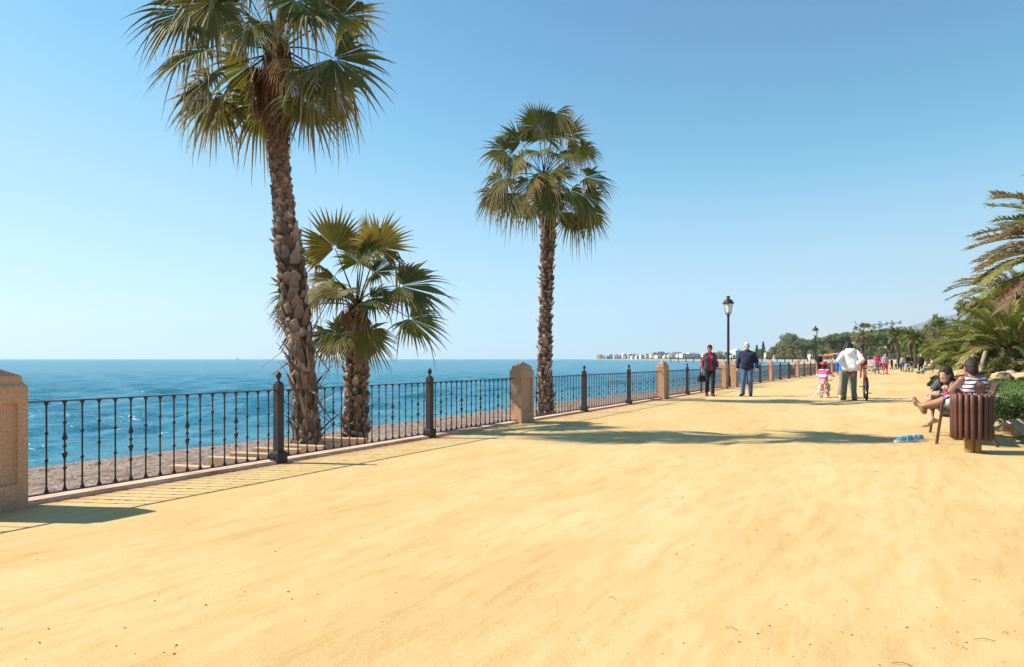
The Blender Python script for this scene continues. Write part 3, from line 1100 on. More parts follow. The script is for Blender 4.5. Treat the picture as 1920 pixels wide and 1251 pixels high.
def building(name, x, y, w, d, h, m, roof, label, group, rows=3, cols=5, stepped=0):
    z = max(land_z(x, y), -.2) - .6
    root = empty(name, (x, y, z), random.uniform(-.25, .25), label, 'building', group)
    mb = MB()
    mb.box((0, 0, h / 2), (w, d, h))
    if stepped: mb.box((w * .2, d * .15, h + stepped / 2 - .01), (w * .5, d * .6, stepped))
    mb.box((-w * .3, d * .1, h + .8), (w * .12, d * .2, 1.6))
    mb.box((0, 0, h + .12), (w + .3, d + .3, .3))
    mb.build('wall', m, root)
    if roof:
        r = MB()
        a, b, rh = w / 2 + .5, d / 2 + .5, min(w, d) * .22
        k = max(0, a - b)
        r.add([(-a, -b, h + .28), (a, -b, h + .28), (a, b, h + .28), (-a, b, h + .28), (-k, 0, h + .28 + rh), (k, 0, h + .28 + rh)],
              [(0, 1, 5, 4), (1, 2, 5), (2, 3, 4, 5), (3, 0, 4), (0, 3, 2, 1)])
        r.build('roof', TILE, root)
    fh = h / rows; cw = w / cols
    global WIN0
    for i in range(rows):
        for j in range(cols):
            if WIN0 is None:
                u = MB(); u.box((0, 0, 0), (1, 1, 1)); o = WIN0 = u.build('window', PANE, root)
            else:
                o = WIN0.copy(); COL.objects.link(o); o.parent = root
            o.location = (-w / 2 + cw * (j + .5), -d / 2 - .02, fh * (i + .5)); o.scale = (cw * .52, .12, fh * .5)
        if i:
            bal = MB(); bal.box((0, -d / 2 - .5, fh * i), (w * .92, 1.0, .9 if fh > 2.5 else .4)); bal.build('balcony', m, root)
    return root


g_far = 'white buildings of the far shore town'
rb = random.Random(3)
far = []
# (px left, px right, py top, Y)
for i in range(30): far.append((1122 + i * 4.2 + rb.uniform(-2, 2), rb.uniform(4, 8), rb.uniform(663, 669), rb.uniform(2300, 2550), rb.choice([WHITE, CREAM, GREYB, WHITE])))
for i in range(36): far.append((1180 + i * 4 + rb.uniform(-3, 3), rb.uniform(4, 9), rb.uniform(663.5, 669.5), rb.uniform(1700, 2000), rb.choice([WHITE, WHITE, CREAM])))
for (px, w, top, Y, m) in far:
    wm = w / FOC * Y; x = (px - CX) / FOC * Y
    if x < np.interp(Y, _sy, _sx) + wm * .5: x = float(np.interp(Y, _sy, _sx)) + wm * .5 + 4
    h = 1.2 + (HY - top) / FOC * Y - max(land_z(x, Y), -.2) + .6
    building('apartment_building', x, Y, wm, 18, max(6, h), m, rb.random() < .3, 'small pale block among the hazy white buildings of the far shore town', g_far, max(2, int(h / 3.4)), max(3, int(wm / 5)), rb.choice([0, 3]))
for (px, w, top, Y, m, lab) in ((1235, 22, 661.5, 1900, GREYB, 'grey slab building standing highest in the far shore town'), (1262, 34, 662.5, 1850, GREYB, 'long low grey hotel block in the far shore town'),
                                (1292, 32, 663.5, 1500, WHITE, 'white terraced block of the far shore town left of the woman in red'), (1345, 18, 661, 1300, CREAM, 'cream block on the shore behind the tall lamp'),
                                (1380, 14, 657.5, 1150, WHITE, 'white villa on the rise between tall lamp and man in navy')):
    x = (px - CX) / FOC * Y; wm = w / FOC * Y
    h = 1.2 + (HY - top) / FOC * Y - max(land_z(x, Y), -.2) + .6
    building('apartment_building', x, Y, wm, 20, h, m, False, lab, g_far, max(2, int(h / 3.2)), max(4, int(wm / 5)), 3)
g_v = 'houses among the trees behind the beach'
for (px, w, top, bot, Y, m, roof, lab) in (
        (1460, 18, 664, 671, 420, WHITE, True, 'white house with clay roof right of the man in navy, among the palms'),
        (1487, 13, 657.5, 664, 430, WHITE, True, 'small white house higher on the slope between the first two lamps'),
        (1523, 14, 658, 665, 380, WHITE, True, 'white house directly left of the second street lamp'),
        (1569, 13, 649.5, 660, 330, WHITE, False, 'white flat roofed house on the wooded slope above the orange awnings'),
        (1440, 12, 662, 670, 520, CREAM, True, 'cream house low behind the man in navy'),
        (1545, 16, 655, 662, 370, CREAM, True, 'cream tiled house just right of the second street lamp')):
    Y = on_land(px, Y, 45)
    x = (px - CX) / FOC * Y; wm = w / FOC * Y
    h = 1.2 + (HY - top) / FOC * Y - max(land_z(x, Y), -.2) + .6
    building('house', x, Y, wm, wm * .7, max(3.5, h), m, roof, lab, g_v, 2, 3)
# beach bar: low white pavilion, orange awnings, parked white roofs along the sand
for (px, w, top, Y, lab) in ((1455, 70, 675.2, 440, 'long low white beach pavilion at the back of the far sand'), (1552, 50, 677, 300, 'low white beach pavilion left of the white hoodie woman')):
    Y = on_land(px, Y, 27)
    x = (px - CX) / FOC * Y; wm = w / FOC * Y
    z = 1.2 + (HY - top) / FOC * Y
    m = MB(); m.box((0, 0, z - .2), (wm, 5, .4)); 
    for i in range(9): m.box((-wm / 2 + wm * i / 8, -2.3, z / 2 - .4), (.3, .3, z))
    m.box((0, 1.8, z / 2 - .3), (wm * .96, .3, z - .3))
    o = m.build('beach_pavilion', WHITE); o.location = (x, Y, 0); tag(o, lab, 'pavilion', 'beach pavilions')
for i, (px, w, top, Y) in enumerate(((1553, 18, 664, 300), (1567, 18, 662, 310), (1579, 14, 661, 320))):
    Y = on_land(px, Y, 34)
    x = (px - CX) / FOC * Y; wm = w / FOC * Y; z = 1.2 + (HY - top) / FOC * Y
    r = empty('awning_shelter', (x, Y, land_z(x, Y)), 0, ['left orange awning shelter right of the second street lamp', 'middle orange awning shelter on the beach terrace', 'right orange awning shelter beside the white hoodie woman'][i], 'awning', 'orange awnings of the beach terrace')
    zz = z - land_z(x, Y)
    m = MB(); m.add([(-wm / 2, -2.5, zz - 1.1), (wm / 2, -2.5, zz - 1.1), (wm / 2, 2.5, zz - 1.1), (-wm / 2, 2.5, zz - 1.1), (-wm / 4, 0, zz), (wm / 4, 0, zz)], [(0, 1, 5, 4), (1, 2, 5), (2, 3, 4, 5), (3, 0, 4), (0, 3, 2, 1)]); m.build('canopy', ORANGE, r)
    for sx in (-.45, .45):
        for sy in (-2.2, 2.2):
            m = MB(); m.tube([(wm * sx, sy, 0), (wm * sx, sy, zz - 1.05)], .07, 6); m.build('post', WHITE, r)

hut = empty('garden_kiosk', ((1858 - CX) / FOC * 62, 62, 0.1), .3, 'white garden kiosk half hidden behind the slanting pale trunk', 'kiosk')
m = MB(); m.box((0, 0, .9), (1.1, 1.6, 1.8)); m.build('wall', WHITE, hut)
m = MB(); m.add([(-.75, -1, 1.78), (.75, -1, 1.78), (.75, 1, 1.78), (-.75, 1, 1.78), (0, 0, 2.3)], [(0, 1, 4), (1, 2, 4), (2, 3, 4), (3, 0, 4), (0, 3, 2, 1)]); m.build('roof', WHITE, hut)
m = MB(); m.box((0, -.81, .8), (.5, .03, 1.3)); m.build('door', PANE, hut)

# pier and cranes
PIERM = mat('pier_timber', (.06, .05, .045), .9, .3, .5, 0)
m = MB(); Y = 500
x0, x1 = (1257 - CX) / FOC * Y, 216.0
m.box(((x0 + x1) / 2, Y, 1.5), (x1 - x0, 3, .4)); m.box(((x0 + x1) / 2, Y - 1.5, 2.3), (x1 - x0, .12, .12))
for i in range(19): m.box((x0 + (x1 - x0) * i / 18, Y - 1.2, -.6), (.5, .5, 6.0))
tag(m.build('pier', PIERM), 'dark wooden pier on posts standing in the bay left of the woman in red', 'pier')
CRW = mat('crane_white_steel', (.75, .73, .72), .5, .05, 1, 0)
CRB = mat('crane_blue_steel', (.05, .10, .20), .5, .05, 1, 0)


def crane(px, jl, jr, pyj, Y, label):
    x = (px - CX) / FOC * Y; zb = land_z(x, Y); zj = 1.2 + (HY - pyj) / FOC * Y
    r = empty('tower_crane', (x, Y, zb), 0, label, 'crane', 'tower cranes behind the wooded hill')
    h = zj - zb
    def lattice(a, b, w, n, m_):
        mb = MB(); a = Vector(a); b = Vector(b); d = (b - a).normalized()
        u = d.orthogonal().normalized() * w; v = d.cross(u)
        cs = [u + v, u - v, -u - v, v - u]
        for c in cs: mb.tube([a + c, b + c], w * .2, 4)
        for i in range(n):
            p = a.lerp(b, i / n); q = a.lerp(b, (i + 1) / n)
            for k in range(4): mb.tube([p + cs[k], q + cs[(k + 1) % 4]], w * .2, 4, caps=False)
        return mb
    lattice((0, 0, 0), (0, 0, h + 1.8), .5, 16, CRB).build('mast', CRB, r)
    lattice(((jl - px) / FOC * Y, 0, h - .3), ((jr - px) / FOC * Y, 0, h + .3), .62, 26, CRW).build('jib', CRW, r)
    c = MB(); c.box(((jr - px) / FOC * Y - 1, 0, h), (2.2, 1.4, 2.6)); c.build('counterweight', CRW, r)
    c = MB(); c.box((1.0, -.6, h - 1.8), (1.5, 1.5, 2)); c.build('cab', CRW, r)


crane(1649, 1629, 1664, 607, 520, 'left tower crane with white jib behind the fan palm on the hill')
crane(1672, 1656, 1689, 604.5, 560, 'right tower crane with white jib above the tall date palms')

# a tiny sail boat out at sea
r = empty('sailing_boat', ((445 - CX) / FOC * 2600, 2600, -1), .4, 'tiny white boat far out on the sea left of the iron post', 'boat')
m = MB(); loft(m, [[(x, -w, .6 + .5 * abs(x) / 6), (x, w, .6 + .5 * abs(x) / 6), (x, w * .4, -.4), (x, -w * .4, -.4)] for x, w in ((-6, .8), (-3, 1.6), (1, 1.8), (4, 1.2), (6.4, .1))]); m.build('hull', WHITE, r)
m = MB(); m.tube([(.5, 0, .5), (.5, 0, 9)], .12, 5); m.add([(.4, 0, 1.5), (-4.5, .4, 1.5), (.4, .1, 8.8)], [(0, 1, 2)]); m.add([(.6, .03, 1.2), (5.8, .3, 1.2), (.6, .1, 8)], [(0, 1, 2)]); m.build('sail', WHITE, r)
# ================================================================ FAN PALMS
UP = Vector((0, 0, 1))
GREENS = [(0.1438, 0.158, 0.0243), (0.1113, 0.1279, 0.0199), (0.1726, 0.1731, 0.031), (0.0959, 0.1129, 0.0199), (0.1918, 0.158, 0.0332)]
STRAW = [(0.462, 0.341, 0.198), (0.374, 0.253, 0.132), (0.55, 0.44, 0.286), (0.308, 0.187, 0.088)]
RUST = [(0.2125, 0.0938, 0.0438), (0.275, 0.125, 0.0625), (0.1625, 0.075, 0.0375), (0.325, 0.175, 0.0938)]


def vmix(a, b, t): return tuple(a[i] * (1 - t) + b[i] * t for i in range(3))


def petiole(mb, c, hub, bulge, r0, col, n=7):
    c = Vector(c); hub = Vector(hub)
    d = hub - c
    pts = []
    for i in range(n + 1):
        t = i / n
        p = c + d * t + UP * bulge * 4 * t * (1 - t) * .5
        pts.append(p)
    mb.tube(pts, [r0 * (1 - .62 * i / n) for i in range(n + 1)], 5, 0, col, caps=False)
    return (pts[-1] - pts[-2]).normalized()


def fan(mb, hub, axis, nrm, Rr, g, dry=.3, droop=.6, span=112, nseg=34, cup=.22, rnd=random):
    axis = axis.normalized()
    n = (nrm - axis * nrm.dot(axis)); n = n.normalized() if n.length > 1e-3 else axis.orthogonal().normalized()
    s = n.cross(axis)
    dphi = R(span) * 2 / nseg
    fold = rnd.uniform(.02, .16)
    for k in range(nseg):
        ph = -R(span) + dphi * (k + .5)
        d = axis * math.cos(ph) + s * math.sin(ph)
        d = (d + n * (cup * abs(math.sin(ph)) ** 1.3 - .05)).normalized()
        side = (s * math.cos(ph) - axis * math.sin(ph)).normalized()
        side = (side + n * rnd.uniform(-.35, .35)).normalized()
        Lk = Rr * (.80 + .20 * math.cos(ph * .8)) * rnd.uniform(.86, 1.08)
        w = Rr * .55 * math.tan(dphi / 2) * 1.08
        dk = droop * rnd.uniform(.25, 1.3) * .75
        if rnd.random() < dry * .22: dk += 1.0
        dryk = min(1, max(0, dry * rnd.uniform(.3, 1.7)))
        tipc = rnd.choice(STRAW)
        gg = tuple(c * rnd.uniform(.8, 1.2) for c in g)
        vs = []; cs = []
        ts = (.05, .55, .70, .85, 1.0)
        ws = (.06, 1.05, .66, .36, .06)
        for t, wk in zip(ts, ws):
            p = hub + d * Lk * t
            ov = max(0, t - .42)
            p = p - UP * (Rr * dk * ov * ov * 1.9 + Rr * .03 * t * t)
            if dk > .9 and ov > 0: p = p - d * Lk * ov * min(.75, dk * .33)
            ww = w * wk
            col = vmix(gg, tipc, min(1, (.25 + dryk) * max(0, (t - .45) * 2.2)))
            vs += [p - side * ww, p + n * ww * .55, p + side * ww]; cs += [col, col, col]
        fs = []
        for i in range(len(ts) - 1):
            b = i * 3
            fs += [(b, b + 1, b + 4, b + 3), (b + 1, b + 2, b + 5, b + 4)]
        mb.add(vs, fs, 0, cs)
        if rnd.random() < .16 + .4 * dry:     # curly fibre hanging between the segments
            t = rnd.uniform(.5, .85); p = hub + d * Lk * t - UP * Rr * dk * max(0, t - .42) ** 2 * 1.9
            L = Rr * rnd.uniform(.18, .5); q = [p]
            for j in range(1, 5):
                q.append(p + Vector((rnd.gauss(0, .018), rnd.gauss(0, .018), -L * j / 4)) + d * L * .25 * math.sin(j))
            vs = []; wd = Rr * .007
            for j, x in enumerate(q): vs += [x - side * wd * (1 - j * .18), x + side * wd * (1 - j * .18)]
            mb.add(vs, [(2 * j, 2 * j + 1, 2 * j + 3, 2 * j + 2) for j in range(4)], 0, rnd.choice(STRAW))


def lerp_path(path, t):
    t = max(0, min(1, t)) * (len(path) - 1); i = min(int(t), len(path) - 2); f = t - i
    return path[i].lerp(path[i + 1], f)


def fan_trunk(path, rads, nboot, rnd, root, boot=(.13, .17), lean=.35, tone=1.0, top_red=True, loose=0, stubby=.25, boots=None):
    mb = MB()
    n = 60; pts = []; rr = []
    for i in range(n + 1):
        t = i / n
        pts.append(lerp_path(path, t))
        k = t * (len(rads) - 1); a = min(int(k), len(rads) - 2)
        rr.append((rads[a] * (1 - (k - a)) + rads[a + 1] * (k - a)) * .86 * (1 + .05 * math.sin(i * 1.7)))
    mb.tube(pts, rr, 14, 0, (.085 * tone, .06 * tone, .045 * tone))
    ga = 2.399963
    ts_ = []
    if boots:        # more scales where they are small
        acc = 0.0
        bt = np.array([b[0] for b in boots]); bw = np.array([b[1] * b[2] for b in boots])
        tt = np.linspace(0, 1, 2000); dens = np.cumsum(1 / np.interp(tt, bt, bw)); dens /= dens[-1]
        ts_ = list(np.interp((np.arange(nboot) + .5) / nboot, dens, tt))
    for i in range(nboot):
        t = ts_[i] if boots else (i + .5) / nboot
        c = lerp_path(path, t); c2 = lerp_path(path, min(1, t + .02))
        u = (c2 - c).normalized() if (c2 - c).length > 1e-6 else UP
        k = t * (len(rads) - 1); a = min(int(k), len(rads) - 2); r = (rads[a] * (1 - (k - a)) + rads[a + 1] * (k - a)) * .86
        an = i * ga + rnd.uniform(-.25, .25)
        o = Vector((math.cos(an), math.sin(an), 0)); o = (o - u * o.dot(u)).normalized(); tn = u.cross(o)
        w = boot[0] * rnd.uniform(.75, 1.25); h = boot[1] * rnd.uniform(.6, 1.45); th = .028
        if boots:
            w *= float(np.interp(t, bt, [b[1] for b in boots])); h *= float(np.interp(t, bt, [b[2] for b in boots]))
        ln = (lean * float(np.interp(t, bt, [b[3] for b in boots])) if boots else lean) * rnd.uniform(.3, 1.7) + (.5 if rnd.random() < .05 else 0)
        b = c + o * (r - .015)
        sk = rnd.uniform(-.25, .25) * w
        up2 = (u * math.cos(ln) + o * math.sin(ln)) * h
        tone_i = rnd.uniform(.65, 1.45) * tone * 1.5
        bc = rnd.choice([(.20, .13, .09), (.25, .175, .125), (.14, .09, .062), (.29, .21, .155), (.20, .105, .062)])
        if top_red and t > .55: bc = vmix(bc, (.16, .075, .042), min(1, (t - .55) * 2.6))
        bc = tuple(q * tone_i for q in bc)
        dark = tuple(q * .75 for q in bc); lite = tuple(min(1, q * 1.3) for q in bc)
        m1 = b + up2 * .5 + o * th * .7
        tp = rnd.uniform(.10, .34); tl = b + up2 * rnd.uniform(.75, 1.0) - tn * w * tp + tn * sk; tr = b + up2 * rnd.uniform(.75, 1.05) + tn * w * tp + tn * sk; tm = b + up2 * rnd.uniform(.6, 1.12) + tn * sk
        vs = [b - tn * w * .55, b + o * th, b + tn * w * .55, m1 - tn * w * .5, m1 + o * th * .6, m1 + tn * w * .5, tl, tm + o * th * .4, tr,
              b - tn * w * .5 - o * .02, b + tn * w * .5 - o * .02, tl - o * th, tr - o * th]
        fs = [(0, 1, 4, 3), (1, 2, 5, 4), (3, 4, 7, 6), (4, 5, 8, 7), (0, 3, 6, 11), (0, 11, 9), (2, 12, 8), (2, 8, 5), (2, 10, 12), (6, 7, 12, 11), (7, 8, 12)]
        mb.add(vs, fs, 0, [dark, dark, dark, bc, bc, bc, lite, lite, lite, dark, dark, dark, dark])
    for i in range(loose):            # loose curled dead leaf bases low on the trunk
        t = rnd.uniform(.04, .34)
        c = lerp_path(path, t); r = rads[1] * .8
        an = rnd.uniform(0, 6.28); o = Vector((math.cos(an), math.sin(an), 0)); tn = UP.cross(o)
        L = rnd.uniform(.18, .5) * (1.5 if rnd.random() < .2 else 1); w = rnd.uniform(.018, .045)
        el = rnd.choice([rnd.uniform(.2, 1.3), rnd.uniform(-1.4, -.5), rnd.uniform(.8, 1.4)])
        d = (o * math.cos(el) * rnd.uniform(.3, 1) + UP * math.sin(el) + tn * rnd.uniform(-.7, .7)).normalized()
        col = rnd.choice([(.30, .21, .145), (.20, .13, .085), (.38, .28, .20), (.14, .085, .055)])
        vs = []; cu = rnd.uniform(-.5, .5)
        p0 = c + o * (r + .005)
        for j in range(5):
            q = p0 + d * L * j / 4 + (o * .5 - UP * cu) * L * .35 * (j / 4) ** 2
            ww = w * (1.1 - .8 * j / 4)
            vs += [q - tn * ww, q + o * .012 + UP * .006, q + tn * ww]
        fs = []
        for j in range(4): fs += [(3 * j, 3 * j + 1, 3 * j + 4, 3 * j + 3), (3 * j + 1, 3 * j + 2, 3 * j + 5, 3 * j + 4)]
        mb.add(vs, fs, 0, col)
    return mb.build('trunk', BARK, root)


def skirt(mb, c, r, n, L, spread, rnd, cols=RUST):
    """dead fibre and collapsed leaves hanging round the trunk under the crown"""
    for i in range(n):
        an = rnd.uniform(0, 6.28); o = Vector((math.cos(an), math.sin(an), 0)); tn = UP.cross(o)
        rr = r * rnd.uniform(.85, 1.3); l = L * rnd.uniform(.35, 1.15); w = rnd.uniform(.006, .022)
        z0 = rnd.uniform(-.15, .25) * L
        p = c + o * rr * .7 + UP * z0
        out = spread * rnd.uniform(.0, 1.0)
        vs = []
        for j in range(5):
            t = j / 4
            q = p + o * (rr * .35 * t + out * math.sin(t * 2.6) * .5) - UP * l * t + tn * rnd.gauss(0, .014)
            ww = w * (1.15 - t)
            vs += [q - tn * ww, q + o * ww * .5, q + tn * ww]
        fs = []
        for j in range(4): fs += [(3 * j, 3 * j + 1, 3 * j + 4, 3 * j + 3), (3 * j + 1, 3 * j + 2, 3 * j + 5, 3 * j + 4)]
        mb.add(vs, fs, 0, rnd.choice(cols))


def fan_palm(label, path_px, Y, rads, crown_px, fans, nboot, seed, boot, Lp=1.15, skirt_L=.9, skirt_n=120, loose=0, extra=10, Rf=.9, tone=1.0, leany=0.0, dry=.45, skirt_cols=RUST, lean=.35, boots=None, ndead=7, Rk=1.0, kd=1.25, kdry=1.35):
    rnd = random.Random(seed)
    mpp = Y / FOC
    base = W(*path_px[0], Y)
    root = empty('fan_palm', base, 0, label, 'palm tree', 'fan palms on the beach beside the railing')
    def loc(px, py, t): return W(px, py, Y + leany * t) - base
    n = len(path_px)
    path = [loc(px, py, i / (n - 1)) for i, (px, py) in enumerate(path_px)]
    fan_trunk(path, rads, nboot, rnd, root, boot, tone=tone, loose=loose, lean=lean, boots=boots)
    c = loc(*crown_px, 1)
    live = MB(); dead = MB()
    for f in fans:
        hx, hy, ax, ay, Rpx = f[:5]
        opt = f[5] if len(f) > 5 else {}
        dxy = math.hypot((hx - crown_px[0]) * mpp, (hy - crown_px[1]) * mpp)
        dep = opt.get('y')
        if dep is None:
            m_ = math.sqrt(max(0.0, Lp * Lp - dxy * dxy)) * .75
            dep = m_ * rnd.choice([-1, 1]) * rnd.uniform(.4, 1)
        hub = loc(hx, hy, 1) + Vector((0, dep, 0))
        el = (hub - c).normalized().z
        tan = petiole(live, c + Vector((rnd.gauss(0, .04), rnd.gauss(0, .04), rnd.uniform(-.12, .06))), hub, .22 * (1 - abs(el)) + .03, .019, rnd.choice([(.10, .09, .04), (.13, .10, .05), (.08, .075, .03)]))
        axis = Vector((ax, opt.get('ay', dep * .35), -ay)).normalized()
        nrm = opt.get('n', Vector((rnd.uniform(-.4, .4), -.75 if dep < .2 else .3, .9)))
        if abs(axis.z) > .75 and 'n' not in opt:
            out = Vector((axis.x, axis.y, 0)) + Vector((rnd.uniform(-.6, .6), -.6 if dep < 0 else .6, 0)); nrm = out.normalized()
        fan(live, hub, axis, nrm, Rpx * mpp * Rk, rnd.choice(GREENS), min(1, opt.get('dry', dry) * kdry + .1), opt.get('droop', .55) * kd, opt.get('span', 112), rnd=rnd)
    for i in range(extra):     # leaves that point towards and away from the camera
        an = rnd.uniform(0, 6.28); el = rnd.uniform(-.9, 1.2)
        o = Vector((math.cos(an) * .45, math.copysign(.6 + .4 * abs(math.sin(an)), math.sin(an)), 0)).normalized()
        d = o * math.cos(el) + UP * math.sin(el)
        hub = c + d * Lp * rnd.uniform(.75, 1.05)
        petiole(live, c, hub, .2 * math.cos(el) + .03, .018, (.11, .09, .04))
        ax = (d + UP * (-.75 if el < .7 else -.1)).normalized()
        fan(live, hub, ax, o * .8 + UP * .8, Rf * rnd.uniform(.8, 1.1), rnd.choice(GREENS), dry, .7, rnd=rnd)
    live.build('crown', LEAF, root)
    skirt(dead, c - UP * .1, rads[-1], skirt_n, skirt_L, .16, rnd, skirt_cols)
    for i in range(ndead):        # some wholly dead folded leaves
        an = rnd.uniform(0, 6.28); o = Vector((math.cos(an), math.sin(an), 0))
        hub = c + o * (rads[-1] + .12) - UP * skirt_L * rnd.uniform(.1, .45)
        petiole(dead, c - UP * .1 + o * .1, hub, .1, .015, RUST[1])
        fan(dead, hub, (o * .25 - UP).normalized(), o, Rf * .72, rnd.choice(RUST), .95, .4, 40, 16, rnd=rnd)
    dead.build('dead_leaf_skirt', LEAF, root)
    return root


Z = lambda ox, oy, k, l: [((ox + a / k), (oy + b / k), *r) for a, b, *r in l]
# tallest palm, cut by the top of the frame
f1 = [(375, 39, -1, .12, 118, {'y': -.35, 'dry': .25, 'n': Vector((-.1, -1, .35))}), (420, 31, -.25, 1, 105, {'y': -.45, 'dry': .7, 'droop': .9}), (397, 17, -.7, -.35, 100, {'y': .3}),
      (409, 118, -1, .45, 112, {'y': -.5, 'dry': .5}), (462, 112, -.75, .7, 92, {'y': .2, 'dry': .2}), (409, 157, -.75, .75, 105, {'y': -.3, 'dry': .65}),
      (437, 195, -.45, 1, 92, {'y': -.35, 'dry': .6}), (470, 178, -.35, 1, 95, {'y': .4}),
      (589, 37, 1, .22, 112, {'y': -.25, 'dry': .3}), (572, 28, .45, 1, 95, {'y': -.5, 'dry': .8, 'droop': .9}), (634, 124, .85, .62, 118, {'y': -.3, 'dry': .25, 'n': Vector((.2, -1, .3))}),
      (620, 150, .35, 1, 100, {'y': .3, 'dry': .4}), (592, 150, .4, 1, 92, {'y': -.4, 'dry': .6}), (398, 178, -.6, .95, 92, {'y': .1, 'dry': .75}), (580, 195, .55, 1, 92, {'y': -.2, 'dry': .35}),
      (523, 84, .55, .8, 62, {'y': -.75, 'dry': .25, 'droop': .3}), (506, 92, -.1, 1, 66, {'y': -.8, 'dry': .7}),
      (500, -35, -.2, -1, 110, {'y': -.2, 'dry': .1}), (545, -40, .25, -1, 110, {'y': .2, 'dry': .1}), (455, -25, -.7, -.8, 110, {'y': .2}), (590, -20, .7, -.75, 110, {'y': .1}),
      (520, -50, .05, -1, 110, {'y': .3}), (478, -85, -.35, -1, 110, {'y': .1, 'dry': .05}), (562, -90, .4, -1, 110, {'y': -.1, 'dry': .05}), (522, -105, 0, -1, 105, {'y': -.2, 'dry': .05}), (628, 12, .9, -.35, 105, {'y': .35}), (430, -8, -.8, -.5, 105, {'y': -.2, 'dry': .5})]
fan_palm('tallest leaning fan palm, its crown cut by the top of the picture', [(578, 868), (575, 800), (570, 720), (563, 640), (551, 560), (543, 480), (533, 410), (527, 340), (521, 270), (519, 190), (520, 120)],
         11.4, [.205, .205, .205, .215, .24, .225, .175, .155, .165, .195, .18], (520, 95), f1, 800, 4, (.135, .19), Lp=1.15, skirt_L=1.45, skirt_n=420, ndead=14, Rk=1.0, loose=110, extra=0, lean=.3, boots=[(0, .6, 1.5, .5), (.22, .8, 1.5, .6), (.34, 1.15, 1.2, .9), (.52, 1.1, 1.1, .9), (.6, .62, .55, 1.1), (1, .55, .5, .9)])
# short palm beside it
f2 = [(637, 471, -.25, -1, 82, {'y': -.35, 'dry': .08, 'droop': .12, 'n': Vector((.15, -1, .1)), 'span': 120}), (684, 460, .12, -1, 72, {'y': .2, 'dry': .1, 'droop': .1, 'n': Vector((.9, -.35, 0))}),
      (713, 467, .55, -.85, 78, {'y': -.2, 'dry': .35, 'droop': .2}), (690, 487, .7, -.3, 62, {'y': -.5, 'dry': .15}), (663, 487, -.2, -1, 62, {'y': .4, 'dry': .1}),
      (713, 517, .95, -.25, 62, {'y': -.5, 'dry': .45, 'droop': .4}), (748, 535, 1, .16, 112, {'y': .1, 'dry': .35, 'droop': .5}), (706, 565, .95, .2, 66, {'y': -.6, 'dry': .25, 'droop': .5}),
      (768, 597, .85, .45, 84, {'y': .0, 'dry': .3, 'droop': .4}), (650, 629, -.8, .6, 62, {'y': -.45, 'dry': .4}), (690, 625, .45, 1, 72, {'y': -.3, 'dry': .3}),
      (630, 545, -.9, .35, 62, {'y': -.3, 'dry': .7}), (597, 560, -.8, .75, 60, {'y': -.2, 'dry': .9}), (590, 492, -.8, -.4, 72, {'y': .3, 'dry': .5}), (538, 545, -.8, .6, 66, {'y': .35, 'dry': .95, 'droop': .8, 'n': Vector((-.3, -1, .3))}), (534, 582, -.55, .85, 58, {'y': .5, 'dry': 1.0, 'droop': .8, 'n': Vector((-.3, -1, .2))}),
      (612, 520, -.8, .2, 66, {'y': .5, 'dry': .5}), (613, 628, -.5, 1, 60, {'y': .2, 'dry': .6})]
fan_palm('short fan palm growing close beside the tall leaning palm', [(665, 842), (667, 790), (668, 730), (669, 680), (670, 630), (669, 590)], 12.6, [.25, .24, .215, .20, .205, .18], (669, 570), f2, 210, 9, (.12, .15),
         Lp=1.05, skirt_L=.5, skirt_n=80, ndead=3, kd=.8, kdry=.95, extra=2, Rf=.7, dry=.35, loose=14)
# middle palm, full crown against the sky
f3 = Z(860, 160, 3.68, [(545, 310, -.1, -1, 58, {'y': -.3, 'dry': .1, 'droop': .2, 'n': Vector((.1, -1, .1))}), (650, 320, .15, -1, 58, {'y': .3, 'dry': .4}), (735, 345, .55, -.85, 60, {'y': .1, 'dry': .2, 'droop': .2, 'n': Vector((-.2, -1, .2))}),
      (665, 220, .1, .9, 55, {'y': -.4, 'dry': .95, 'droop': .9}), (430, 385, -.55, -.85, 58, {'y': .1, 'dry': .15, 'droop': .2, 'n': Vector((.2, -1, .2))}), (325, 462, -1, -.05, 60, {'y': -.2, 'dry': .25, 'n': Vector((-.1, -1, .4))}),
      (385, 545, -.5, .9, 48, {'y': -.4, 'dry': .6}), (310, 650, -.75, .8, 58, {'y': -.2, 'dry': .85, 'droop': .9}), (330, 760, -.6, .95, 58, {'y': -.3, 'dry': .65, 'n': Vector((-.4, -1, .2))}), (400, 800, -.2, 1, 62, {'y': -.5, 'dry': .8}),
      (490, 690, -.3, 1, 58, {'y': -.6, 'dry': .6}), (500, 800, -.3, 1, 50, {'y': .3, 'dry': .5}), (850, 425, .75, .2, 50, {'y': .2, 'dry': .3}), (830, 440, -.1, 1, 42, {'y': -.3, 'dry': .6}),
      (885, 628, 1, .2, 70, {'y': .1, 'dry': .25, 'droop': .55}), (760, 745, .5, 1, 62, {'y': -.4, 'dry': .25}), (860, 760, .75, .8, 62, {'y': -.1, 'dry': .3}), (900, 860, .35, 1, 58, {'y': .2, 'dry': .5}), (800, 850, .4, 1, 60, {'y': .5, 'dry': .5}),
      (680, 650, .7, .25, 44, {'y': -.8, 'dry': .1, 'droop': .3}), (615, 660, .0, 1, 60, {'y': -.75, 'dry': .6}), (630, 770, .1, 1, 40, {'y': -.55, 'dry': .3}), (600, 330, .0, -1, 60, {'y': .5, 'dry': .2}),
      (240, 720, -.6, .9, 50, {'y': .5, 'dry': .95, 'droop': 1.0}), (760, 400, .8, .4, 50, {'y': .6, 'dry': .4}), (450, 480, -.9, .3, 50, {'y': .6, 'dry': .4})])
